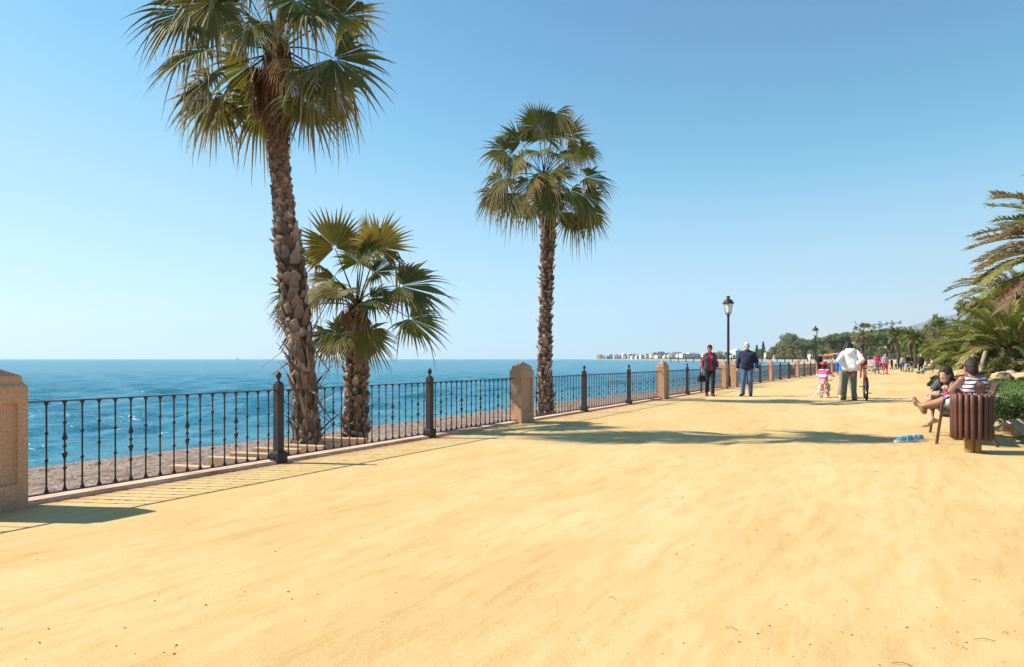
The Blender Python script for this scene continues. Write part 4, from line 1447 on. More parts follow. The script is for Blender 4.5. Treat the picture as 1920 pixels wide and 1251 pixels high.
fan_palm('middle fan palm standing alone with its whole round crown against the sky', [(1024, 790), (1023, 740), (1021, 690), (1022, 640), (1023, 580), (1025, 520), (1027, 460), (1029, 400), (1026, 335)], 20.3,
         [.27, .235, .205, .185, .18, .19, .22, .25, .20], (1023, 328), f3, 420, 5, (.12, .16), Lp=1.3, skirt_L=.8, skirt_n=170, Rk=.94, extra=3, dry=.45, lean=.42)


# ================================================================ DATE PALMS
PG = [(0.1445, 0.1785, 0.051), (0.119, 0.1615, 0.0425), (0.187, 0.204, 0.068), (0.102, 0.136, 0.0425), (0.255, 0.2295, 0.085)]


def pinnate(mb, c, d, L, arch, rnd, nl=44, leaf=.42, col=None, wl=.014, roll=0.0):
    """one feather leaf: midrib curve that arches over, leaflets in a loose V"""
    d = d.normalized(); h = Vector((d.x, d.y, 0)); h = h.normalized() if h.length > .05 else Vector((1, 0, 0))
    el = math.atan2(d.z, math.hypot(d.x, d.y))
    pts = []; p = Vector(c); n = 14
    for i in range(n + 1):
        t = i / n
        e = el - arch * t ** 1.35
        pts.append(p.copy()); p = p + (h * math.cos(e) + UP * math.sin(e)) * (L / n)
    col = col or rnd.choice(PG)
    mb.tube(pts, [.022 * L / 3 * (1 - .8 * i / n) + .002 for i in range(n + 1)], 4, 0, (.16, .13, .06), caps=False)
    sd = h.cross(UP).normalized()
    drytip = rnd.uniform(.0, .6)
    for i in range(nl):
        t = .14 + .86 * i / nl
        k = t * n; a = min(int(k), n - 1); p = pts[a].lerp(pts[a + 1], k - a); tg = (pts[a + 1] - pts[a]).normalized()
        nn = sd.cross(tg).normalized()
        ll = leaf * (math.sin(min(1, t * 1.25) * math.pi * .62) * .75 + .25) * rnd.uniform(.8, 1.15) * (1 - .35 * t)
        for s in (-1, 1):
            dd = (sd * s * .85 + tg * rnd.uniform(.55, .95) + nn * rnd.uniform(.1, .55)).normalized()
            w = wl
            side = tg.cross(dd).normalized().cross(dd).normalized()
            q1 = p + dd * ll * .5; q2 = p + dd * ll - UP * ll * rnd.uniform(.08, .35)
            cc = tuple(x * rnd.uniform(.75, 1.25) for x in col)
            tip = vmix(cc, (.40, .30, .15), drytip * rnd.random())
            mb.add([p - side * w * .4, p + side * w * .4, q1 + side * w, q1 - side * w, q2], [(0, 1, 2, 3), (3, 2, 4)], 0, [cc, cc, cc, cc, tip])


def pine_trunk(mb, h, r0, r1, rnd, n=140, lean=Vector((0, 0, 0))):
    mb.tube([lean * (t / 5) ** 1.3 + UP * h * t / 5 for t in range(6)], [r0 * 1.05, r0, (r0 + r1) / 2, r1, r1, r1 * 1.1], 12, 0, (.10, .07, .045))
    for i in range(n):
        t = (i + .5) / n; an = i * 2.399963
        r = r0 * (1 - t) + r1 * t
        o = Vector((math.cos(an), math.sin(an), 0)); tn = UP.cross(o)
        b = lean * t ** 1.3 + UP * h * t + o * r * .95
        s = r * .34 * rnd.uniform(.8, 1.2)
        col = tuple(x * rnd.uniform(.6, 1.3) for x in (.20, .14, .09))
        q = b + o * s * .5 + UP * s * .8
        mb.add([b - tn * s, b - UP * s * .7, b + tn * s, q - tn * s * .6, q + tn * s * .6, b + UP * s], [(0, 1, 3), (1, 2, 4), (1, 4, 3), (3, 4, 5), (0, 3, 5), (2, 5, 4)], 0, col)


def date_palm(loc, h, r, nf, L, label, seed, elmin=-.35, arch=1.35, lean=Vector((0, 0, 0)), nl=44, leaf=.42, group='feather palms of the garden', wl=.014, name='date_palm', elmax=1.45, cols=PG):
    rnd = random.Random(seed)
    root = empty(name, loc, 0, label, 'palm tree', group)
    t = MB(); pine_trunk(t, h, r, r * .85, rnd, int(60 + h * 40), lean); t.build('trunk', BARK, root)
    m = MB()
    for i in range(nf):
        t_ = i / (nf - 1)
        el = elmin + (elmax - elmin) * t_ ** .8 + rnd.uniform(-.1, .1)
        an = i * 2.399963 + rnd.uniform(-.2, .2)
        d = Vector((math.cos(an) * math.cos(el), math.sin(an) * math.cos(el), math.sin(el)))
        pinnate(m, lean + UP * (h - .05) + Vector((d.x, d.y, 0)) * r * .6, d, L * rnd.uniform(.85, 1.1), arch * rnd.uniform(.75, 1.2), rnd, nl, leaf, rnd.choice(cols), wl)
    m.build('crown', LEAF, root)
    return root


def gp(px, Y):   # a foot on the garden ground under image column px at depth Y
    x = (px - CX) / FOC * Y
    return Vector((x, Y, gz(x, Y) - .05))


YEL = [(0.3185, 0.2958, 0.1024), (0.2503, 0.2617, 0.0797), (0.2048, 0.2388, 0.0683), (0.4095, 0.3413, 0.1365), (0.1707, 0.2048, 0.0637)]
BRN = [(.34, .23, .12), (.28, .20, .10), (.24, .21, .08)]
date_palm(gp(1893, 36), 1.5, .55, 54, 3.7, 'stocky young date palm with a pineapple trunk behind the round bush on the lawn', 21, .02, 1.15, nl=70, leaf=.6, cols=YEL, wl=.028)
date_palm(gp(2092, 19.5), 4.0, .33, 90, 3.5, 'large date palm whose long arching leaves hang in at the right border', 22, -.12, 1.05, nl=96, leaf=.62, cols=YEL[:3] + BRN + [(.30, .17, .11)], wl=.022, elmax=1.05)
date_palm(gp(1850, 46), .9, .3, 40, 3.2, 'bushy date palm with low spreading leaves directly behind the two women on the bench', 23, -.1, 1.2, nl=56, leaf=.55, cols=YEL, wl=.034)
date_palm(gp(1915, 46), 5.3, .4, 60, 4.2, 'date palm behind the stocky one, leaves rising at the right border', 24, -.25, 1.2, nl=60, leaf=.6, cols=YEL + BRN, wl=.034, elmax=.9)
date_palm(gp(1802, 56), 1.2, .35, 40, 3.0, 'broad low date palm farther back, left of the bushy one', 25, -.1, 1.2, nl=48, leaf=.55, cols=YEL, wl=.04)
# slanting pale trunk
mm = MB(); b = gp(1838, 45)
mm.tube([(0, 0, 0), (.12, 0, .6), (.30, 0, 1.2), (.5, 0, 1.9)], [.13, .11, .10, .09], 10, 0, (.42, .34, .27))
sl = empty('slanting_palm', b, 0, 'palm with a pale slanting bare trunk behind the near woman on the bench', 'palm tree', 'feather palms of the garden')
mm.build('trunk', BARK, sl); sl.scale = (1.3, 1.3, 1.3)
mm = MB(); rr_ = random.Random(5)
for i in range(22):
    an = i * 2.4; el = -.2 + 1.5 * (i / 22); pinnate(mm, (.5, 0, 1.9), Vector((math.cos(an) * math.cos(el), math.sin(an) * math.cos(el), math.sin(el))), 1.9, 1.3, rr_, 30, .36, None, .02)
mm.build('crown', LEAF, sl)

# tall date palms of the middle distance: (px of the trunk, Y, py of the crown, leaf length)
for i, (px, Y, py, L, lab) in enumerate(((1687, 96, 629, 1.75, 'tall slim date palm nearest the cranes, left one of the row behind the walkers'), (1706, 92, 632, 1.65, 'tall date palm in the middle of the row behind the walkers'),
                                         (1716, 88, 636, 1.6, 'tall date palm on the right of the row behind the walkers'), (1748, 80, 660, 1.7, 'shorter date palm behind the distant bench'),
                                         (1780, 70, 652, 1.8, 'date palm at the edge of the dense garden left of the bushy palms'), (1768, 95, 640, 1.8, 'date palm high in the dense garden above the distant bench'))):
    b = gp(px, Y); top = EYE - (py - HY) / FOC * Y
    date_palm(b, top - b.z, .24, 40, L, lab, 30 + i, -.55, 1.2, Vector((-.5 if i == 0 else .0, 0, 0)), 26, .36, 'date palms along the far promenade', .04)

# the fan palm far along the promenade, above the white hoodie woman
fr = random.Random(77)
b = Vector(((1618 - CX) / FOC * 84, 84, -.3)); root = empty('fan_palm', b, 0, 'distant fan palm with yellowing lower leaves above the white hoodie woman', 'palm tree', 'fan palms on the beach beside the railing')
hh = EYE + (HY - 624) / FOC * 84 + .3
fan_trunk([Vector((0, 0, 0)), Vector((-.1, 0, hh * .5)), Vector((0, 0, hh))], [.3, .25, .25], 60, fr, root, (.2, .25), top_red=False)
m = MB(); c = Vector((0, 0, hh))
for i in range(22):
    el = -1.0 + 2.4 * (i / 21); an = i * 2.399963
    d = Vector((math.cos(an) * math.cos(el), math.sin(an) * math.cos(el), math.sin(el)))
    hub = c + d * fr.uniform(.7, 1.35)
    petiole(m, c, hub, .15, .03, (.2, .17, .06), 4)
    g = fr.choice(GREENS) if el > -.2 else fr.choice([(.20, .16, .05), (.26, .17, .06), (.12, .11, .035)])
    fan(m, hub, (d - UP * (.55 if el < .4 else .05)).normalized(), Vector((fr.uniform(-.9, .9), -fr.random() * 1.2, fr.uniform(.1, 1))), .66, g, .4, .5, 100, 16, rnd=fr)
m.build('crown', LEAF, root)


# ================================================================ BUSHES, HEDGE, TREES
def leaf_quads(mb, pts, size, cols, rnd, stretch=1.0, up=0.0):
    for p in pts:
        a = Vector((rnd.gauss(0, 1), rnd.gauss(0, 1), rnd.gauss(0, 1) + up)).normalized()
        b = a.orthogonal().normalized(); b = Matrix.Rotation(rnd.uniform(0, 6.28), 3, a) @ b
        c = a.cross(b)
        s = size * rnd.uniform(.6, 1.35)
        g = rnd.uniform(.75, 1.3); cc = tuple(x * g for x in rnd.choice(cols))
        mb.add([p - b * s * .5 * stretch, p - c * s * .28, p + b * s * .5 * stretch, p + c * s * .28], [(0, 1, 2, 3)], 0, cc)


def blob_pts(c, r, n, rnd, shell=.5):
    out = []
    for _ in range(n):
        d = Vector((rnd.gauss(0, 1), rnd.gauss(0, 1), rnd.gauss(0, 1))).normalized()
        k = (shell + (1 - shell) * rnd.random()) * rnd.uniform(.9, 1.1)
        out.append(Vector(c) + Vector((d.x * r[0], d.y * r[1], d.z * r[2])) * k)
    return out


def bush(name, loc, r, n, size, cols, label, cat, seed, group=None, stretch=1.6, up=0.0):
    rnd = random.Random(seed)
    root = empty(name, loc, 0, label, cat, group)
    m = MB()
    for k in range(9):
        d = Vector((rnd.gauss(0, .55), rnd.gauss(0, .55), abs(rnd.gauss(.3, .35))))
        leaf_quads(m, blob_pts((d.x * r[0] * .7, d.y * r[1] * .7, r[2] * (.45 + .5 * min(1, d.z))), (r[0] * .62, r[1] * .62, r[2] * .55), n // 9, rnd, .35), size, cols, rnd, stretch, up)
    m.v = [(x, y, max(z, .0)) for x, y, z in m.v]
    m.build('foliage', FOL, root)
    s = MB()
    for k in range(9):
        an = rnd.uniform(0, 6.28); s.tube([(0, 0, -.05), (math.cos(an) * r[0] * .3, math.sin(an) * r[1] * .3, r[2] * .5), (math.cos(an) * r[0] * .6, math.sin(an) * r[1] * .6, r[2] * 1.0)], [.02, .014, .006], 5)
    s.build('stems', WOODT, root)
    return root


bush('round_bush', gp(1880, 34.5), (.78, .75, .8), 5200, .115, [(.32, .29, .11), (.22, .23, .08), (.42, .37, .15), (.16, .18, .06)], 'round yellow green bush on the lawn behind the boulders', 'bush', 2, None, 2.4, .2)
for px, Y, r, lab, sd in ((1757, 30, (.42, .42, .30), 'low green bush at the garden corner left of the girl in grey', 3), (1772, 33, (.5, .5, .25), 'low dark bush behind the girl in grey', 4),
                          (1800, 66, (1.8, 1.6, 1.4), 'broad green shrub behind the person in the grey shirt', 6), (1862, 52, (2.0, 1.6, 1.6), 'dark shrub behind the white kiosk and slanting trunk', 7),
                          (1915, 52, (2.4, 1.8, 2.0), 'dark shrub filling the right border behind the date palms', 8)):
    bush('shrub', gp(px, Y), r, 2600, .10 + .002 * Y, [(.07, .10, .025), (.10, .13, .035), (.05, .08, .02), (.13, .14, .05)], lab, 'bush', sd, None, 1.7)


def hedge():
    rnd = random.Random(12)
    a = Vector((7.75, 11.2, 0)); bvec = Vector((9.9, 10.9, 0))
    root = empty('clipped_hedge', (8.85, 11.6, gz(8.85, 11.6)), 0, 'low clipped green hedge at the right border behind the edging rocks', 'hedge')
    m = MB()
    pts = []
    for _ in range(9000):
        x = rnd.uniform(-1.15, 1.6); y = rnd.uniform(-.55, .75) + x * .15; z = rnd.random() ** .6 * .38
        if abs(x) < 1.0 and z < .27 and abs(y - x * .15) < .4 and rnd.random() < .8: continue
        z *= 1 + .25 * mnoise.noise(Vector((x * 2, y * 2, 0)))
        pts.append(Vector((x, y, z)))
    leaf_quads(m, pts, .062, [(.06, .11, .025), (.09, .15, .04), (.04, .075, .018), (.12, .17, .06)], rnd, 1.5)
    m.build('foliage', FOL, root)
    s = MB()
    for i in range(14): s.tube([(-1 + .18 * i, .1 + (-1 + .18 * i) * .15, 0), (-1 + .18 * i + rnd.uniform(-.1, .1), .1 + (-1 + .18 * i) * .15, .35)], [.015, .008], 5)
    s.build('stems', WOODT, root)


hedge()

TG = [[(0.1486, 0.1947, 0.0861), (0.2004, 0.2351, 0.1081), (0.1089, 0.1551, 0.0674)], [(0.2648, 0.2648, 0.1494), (0.3424, 0.3077, 0.1923), (0.2126, 0.2242, 0.1202)], [(0.1759, 0.2568, 0.0836), (0.2418, 0.3227, 0.1149), (0.1358, 0.2052, 0.0666)], [(0.0958, 0.1304, 0.0728), (0.1351, 0.1699, 0.089), (0.0769, 0.1092, 0.0584)]]


def proto_tree(kind, seed, cols):
    """unit tree about 10 m tall standing at the origin"""
    rnd = random.Random(seed)
    root = empty('tree', (0, 0, 0))
    t = MB(); m = MB()
    if kind == 'broad':
        t.tube([(0, 0, -.5), (.1, 0, 2.5), (.3, .1, 5)], [.35, .26, .16], 8)
        for k in range(17):
            an = rnd.uniform(0, 6.28); rr = rnd.uniform(.3, 3.2); z = rnd.uniform(3.2, 9.0) - .18 * rr * rr
            c = Vector((math.cos(an) * rr, math.sin(an) * rr, z))
            t.tube([(.15, 0, 2.4 + rnd.random() * 2), c * .6 + Vector((0, 0, 1.2)), c], [.12, .08, .04], 5)
            q = rnd.uniform(1.0, 1.7)
            leaf_quads(m, blob_pts(c, (q, q, q * .75), 190, rnd, .3), .55, cols, rnd, 1.2)
    elif kind == 'umbrella':
        t.tube([(0, 0, -.5), (.2, 0, 3), (.1, .1, 7)], [.32, .25, .18], 8)
        for k in range(18):
            an = rnd.uniform(0, 6.28); rr = 4.2 * math.sqrt(rnd.random()); z = 8.8 - .07 * rr * rr + rnd.uniform(-.4, .4)
            c = Vector((math.cos(an) * rr, math.sin(an) * rr, z))
            t.tube([(.1, .1, 6.2), c - Vector((0, 0, .6))], [.12, .04], 5)
            leaf_quads(m, blob_pts(c, (1.5, 1.5, .75), 190, rnd, .3), .5, cols, rnd, 1.3)
    elif kind == 'cone':
        t.tube([(0, 0, -.5), (0, 0, 9.6)], [.28, .05], 8)
        for k in range(17):
            z = 1.2 + 8.6 * k / 17; rr = 2.0 * (1 - k / 18)
            for j in range(6):
                an = rnd.uniform(0, 6.28)
                leaf_quads(m, blob_pts((math.cos(an) * rr * .6, math.sin(an) * rr * .6, z), (rr * .55, rr * .55, .35), 32, rnd, .2), .42, cols, rnd, 1.4)
    else:
        t.tube([(0, 0, -.5), (.15, 0, 4), (.1, .0, 7.2)], [.26, .22, .2], 8)
        for k in range(34):
            el = -.7 + 2.1 * k / 33; an = k * 2.4
            pinnate(m, (.1, 0, 7.2), Vector((math.cos(an) * math.cos(el), math.sin(an) * math.cos(el), math.sin(el))), 3.2, 1.25, rnd, 12, .7, rnd.choice(cols), .12)
    t.build('trunk', WOODT, root); m.build('crown', FOL, root)
    return root


protos = {}
for key, kind, sd, c in (('broad0', 'broad', 1, TG[0]), ('broad1', 'broad', 2, TG[1]), ('broad2', 'broad', 3, TG[2]), ('broad3', 'broad', 6, TG[1]), ('umb', 'umbrella', 4, TG[2]), ('umb2', 'umbrella', 8, TG[0]),
                         ('cone', 'cone', 5, TG[3]), ('palm', 'palm', 7, YEL), ('palm2', 'palm', 9, [(.10, .11, .045), (.13, .12, .055)])):
    protos[key] = [proto_tree(kind, sd, c), False]
TLAB = {'broad0': 'dark green bushy tree on the wooded slope behind the far beach', 'broad1': 'olive brown bushy tree on the wooded slope behind the far beach', 'broad2': 'fresh green bushy tree on the wooded slope behind the far beach',
        'broad3': 'tall loose greyish tree on the wooded slope behind the far beach', 'umb': 'green umbrella pine on the wooded slope behind the far beach', 'umb2': 'dark umbrella pine on the wooded slope behind the far beach',
        'cone': 'dark pointed conifer on the slope right of the man in navy', 'palm': 'small far palm standing at the back of the far beach', 'palm2': 'dull far palm among the bushes of the slope'}


def put_tree(key, x, y, h, label=None, wid=1.0, ground=None):
    pr = protos[key]
    if not pr[1]: o = pr[0]; pr[1] = True
    else: o = copy_tree(pr[0])
    z = land_z(x, y) if ground is None else ground
    o.location = (x, y, z - .1); s = h / 9.1; o.scale = (s * wid, s * wid, s); o.rotation_euler = (0, 0, random.random() * 6.28)
    tag(o, label or TLAB[key], 'tree', 'thicket at the far end of the promenade' if label and 'thicket' in label else 'trees behind the far beach: ' + key.rstrip('0123456789').replace('umb', 'umbrella pines').replace('cone', 'conifers').replace('broad', 'bushy trees ' + TLAB[key].split()[0]).replace('palm', 'palms ' + TLAB[key].split()[0]))


def tree_at(key, px, py_top, Y, label=None, wid=1.0, hmin=3.0):
    Y = on_land(px, Y, 42)
    x = (px - CX) / FOC * Y
    top = EYE + (HY - py_top) / FOC * Y
    h = max(hmin, top - land_z(x, Y))
    put_tree(key, x, Y, h, label, wid)


# skyline of the wooded slope, read off the photograph: column, top
sk_px = [1330, 1370, 1400, 1425, 1432, 1445, 1458, 1470, 1482, 1492, 1505, 1518, 1532, 1545, 1555, 1566, 1580, 1592, 1605, 1622, 1640, 1660, 1680, 1700, 1720, 1740, 1760, 1790, 1850]
sk_py = [666, 665, 662, 650, 655, 652, 640, 634, 626, 630, 637, 640, 641, 636, 631, 634, 628, 627, 626, 624, 622, 621, 621, 621, 623, 622, 618, 610, 600]


def sk(px): return float(np.interp(px, sk_px, sk_py)) - 1.5


tree_at('cone', 1431, 642, 430, 'dark pointed conifer standing above the trees right of the man in navy', 1.0)
tree_at('cone', 1419, 648, 450, 'shorter dark conifer directly right of the head of the man in navy', 1.2)
rt = random.Random(42)
for px, key, dy in ((1489, 'broad3', 0), (1478, 'broad1', 3), (1466, 'broad3', 4), (1452, 'broad1', 4), (1444, 'broad3', 4), (1460, 'broad1', 2), (1473, 'broad1', 1), (1484, 'broad3', 0), (1494, 'broad1', 1), (1500, 'broad1', 3), (1512, 'umb2', 1), (1524, 'umb2', 1), (1535, 'umb2', 2), (1549, 'umb', 0), (1558, 'broad3', -2),
                    (1563, 'umb', 1), (1573, 'umb', 0), (1583, 'umb', 0), (1596, 'umb2', 0), (1607, 'umb', 1), (1640, 'umb2', 2), (1652, 'umb', 1), (1664, 'umb2', 0), (1676, 'umb', 1), (1690, 'umb2', 1), (1704, 'umb', 1), (1722, 'umb2', 2)):
    tree_at(key, px, sk(px) + dy, rt.uniform(395, 450), None, 1.25 if key.startswith('umb') else 1.0)
for i in range(26):
    px = rt.uniform(1425, 1760); tree_at(rt.choice(['broad0', 'broad1', 'broad2', 'umb', 'broad1', 'broad0']), px, sk(px) + rt.uniform(4, 12), rt.uniform(330, 410), None, 1.15)
for i in range(16):
    px = rt.uniform(1590, 1775); tree_at(rt.choice(['broad0', 'broad1', 'broad2', 'broad2', 'palm', 'palm2']), px, max(sk(px) + 8, rt.uniform(636, 656)), rt.uniform(190, 300), None, 1.1)
for i in range(14):
    px = rt.uniform(1415, 1545); tree_at(rt.choice(['palm', 'palm', 'palm2']), px, rt.uniform(654, 662), rt.uniform(330, 400), None, .8)
for i in range(46):
    px = rt.uniform(1296, 1432); Y = rt.uniform(620, 1100)
    x = (px - CX) / FOC * Y
    if x > np.interp(Y, _sy, _sx) + 30: tree_at(rt.choice(['broad0', 'broad1', 'umb2']), px, rt.uniform(659, 667.5), Y)
for px, py, Y, key, lab in ((1752, 592, 105, 'broad3', 'tall feathery tree rising above the garden right of the date palms'), (1764, 606, 118, 'broad3', 'feathery tree crown leaning against the tall one above the garden'),
                            (1836, 556, 64, 'broad0', 'dark leafy tree behind the arching date palm leaves at the right'), (1885, 556, 72, 'broad0', 'dark leafy tree deepest behind the arching palm leaves'),
                            (1795, 610, 75, 'broad2', 'green tree behind the broad low date palm'), (1740, 645, 140, 'broad1', 'olive tree behind the distant bench'), (1775, 630, 110, 'broad1', 'olive tree behind the person in the grey shirt')):
    x = (px - CX) / FOC * Y; put_tree(key, x, Y, EYE + (HY - py) / FOC * Y + .2, lab, .5 if key == 'broad3' else .62, gz(x, Y))
for i in range(22):     # bushes closing the end of the promenade
    px = rt.uniform(1625, 1800); Y = rt.uniform(105, 190)
    x = (px - CX) / FOC * Y
    if x < fence_x(Y) + 5: continue
    put_tree(rt.choice(['broad0', 'broad1', 'broad2']), x, Y, rt.uniform(3.0, 6.5), 'bushy tree of the thicket closing the far end of the promenade', 1.3, .1)


def wood_mass():
    """the undergrowth of the wooded slope reads as one mass"""
    m = MB(); rnd = random.Random(99)
    for i in range(620):
        px = rnd.uniform(1405, 1960); Y = rnd.uniform(215, 700)
        x = (px - CX) / FOC * Y
        d = x - float(np.interp(Y, _sy, _sx))
        if d < 34 or x < fence_x(Y) + 16: continue
        z = land_z(x, Y); r = rnd.uniform(2.2, 4.6)
        leaf_quads(m, blob_pts((x, Y, z + r * .45), (r, r, r * .8), 85, rnd, .35), .9, rnd.choice(TG[:3]), rnd, 1.2)
    tag(m.build('woodland', FOL), kind='stuff')


wood_mass()
for k, (o, used) in protos.items():
    if not used:
        for ch in list(o.children): bpy.data.objects.remove(ch)
        bpy.data.objects.remove(o)
# ================================================================ PEOPLE: one continuous body each, grown from a distance field
SKIN = mat('skin_tan', (.52, .29, .19), .55, .08, 12, .05, 200, .001)
SKIN2 = mat('skin_brown', (.36, .175, .10), .5, .08, 12, .05, 200, .001)


def cloth(name, col, var=.12):
    return mat('cloth_' + name, col, .85, var, 9, .45, 11, .014)


NAVY = cloth('navy', (.012, .016, .045)); DENIM = cloth('denim', (.07, .13, .24), .3); BLACKC = cloth('black', (.014, .014, .016)); CHAR = cloth('charcoal', (.035, .036, .042))
RED = cloth('crimson', (.36, .012, .055)); WHITEC = cloth('white', (.82, .80, .80), .04); GREYC = cloth('grey', (.20, .20, .21)); GREYL = cloth('light_grey', (.42, .40, .40))
PINK = cloth('pink', (.72, .06, .20)); PINKL = cloth('pale_pink', (.78, .50, .52)); BLUE = cloth('blue', (.03, .16, .62)); MAROON = cloth('maroon', (.17, .015, .022)); TAN = cloth('tan', (.55, .36, .20))
TAUPE = cloth('taupe', (.30, .25, .22)); BEIGE = cloth('beige', (.50, .42, .33)); BROWNS = cloth('brown_shoe', (.13, .06, .035)); ROYAL = cloth('royal_blue', (.03, .07, .50)); SKYB = cloth('blue_jean_light', (.22, .36, .50))
HAIRB = mat('hair_black', (.012, .010, .010), .7, .3, 40, .6, 90, .006); HAIRD = mat('hair_dark_brown', (.035, .018, .012), .7, .3, 40, .6, 90, .006); HAIRW = mat('hair_white', (.62, .58, .55), .5, .1, 40, .6, 90, .006)
EYEW = mat('eye_white', (.8, .8, .78), .2, .02, 5, 0); EYED = mat('eye_dark', (.02, .012, .01), .15, .02, 5, 0); LIP = mat('lips', (.42, .12, .10), .4, .05, 20, 0); LENS = mat('sunglass_lens', (.008, .008, .009), .08, .02, 5, 0)


def pattern(name, base, cols, scale, lo, hi, stretch=(1, 1, 1)):
    N = NT(name)
    co = N.n("ShaderNodeTexCoord").outputs['Object']
    mp = N.n("ShaderNodeMapping"); mp.inputs['Scale'].default_value = stretch; N.l(co, mp.inputs[0])
    v = N.n("ShaderNodeTexVoronoi", i_Scale=scale); N.l(mp.outputs[0], v.inputs['Vector'])
    stops = [(0.0, cols[0]), (lo * .45, cols[0]), (lo * .5, cols[1]), (lo, cols[1]), (hi, base)]
    c = N.ramp(v.outputs['Distance'], stops).outputs[0]
    nz = N.noise(7, 4, .6, co)
    f = N.ramp(nz.outputs['Fac'], [(.64, (0, 0, 0)), (.68, (1, 1, 1))]).outputs[0]
    c = N.mix(c, cols[2], f)
    N.l(c, N.b.inputs['Base Color']); N.b.inputs['Roughness'].default_value = .85
    return N.mat


FLORAL = pattern('cloth_floral', (.045, .20, .13), [(.10, .01, .01), (.40, .03, .03), (.42, .25, .09)], 11.5, .40, .47)
PATSKIRT = pattern('cloth_patterned_white', (.72, .72, .75), [(.45, .05, .05), (.16, .17, .22), (.24, .25, .30)], 9, .33, .36)


def stripes(name, a, b, freq, axis, width=.35):
    N = NT(name)
    co = N.n("ShaderNodeTexCoord").outputs['Object']; s = N.n("ShaderNodeSeparateXYZ"); N.l(co, s.inputs[0])
    m = N.n("ShaderNodeMath", operation='MULTIPLY'); N.l(s.outputs[axis], m.inputs[0]); m.inputs[1].default_value = freq
    f = N.n("ShaderNodeMath", operation='FRACT'); N.l(m.outputs[0], f.inputs[0])
    c = N.ramp(f.outputs[0], [(width, b), (width + .04, a)]).outputs[0]
    N.l(c, N.b.inputs['Base Color']); N.b.inputs['Roughness'].default_value = .85
    return N.mat


TANKTOP = stripes('cloth_striped_tank', (.80, .76, .76), (.14, .05, .12), 17, 2, .38)
KIDJACKET = stripes('cloth_pink_white_bands', (.78, .09, .25), (.80, .74, .74), 4.6, 2, .34)


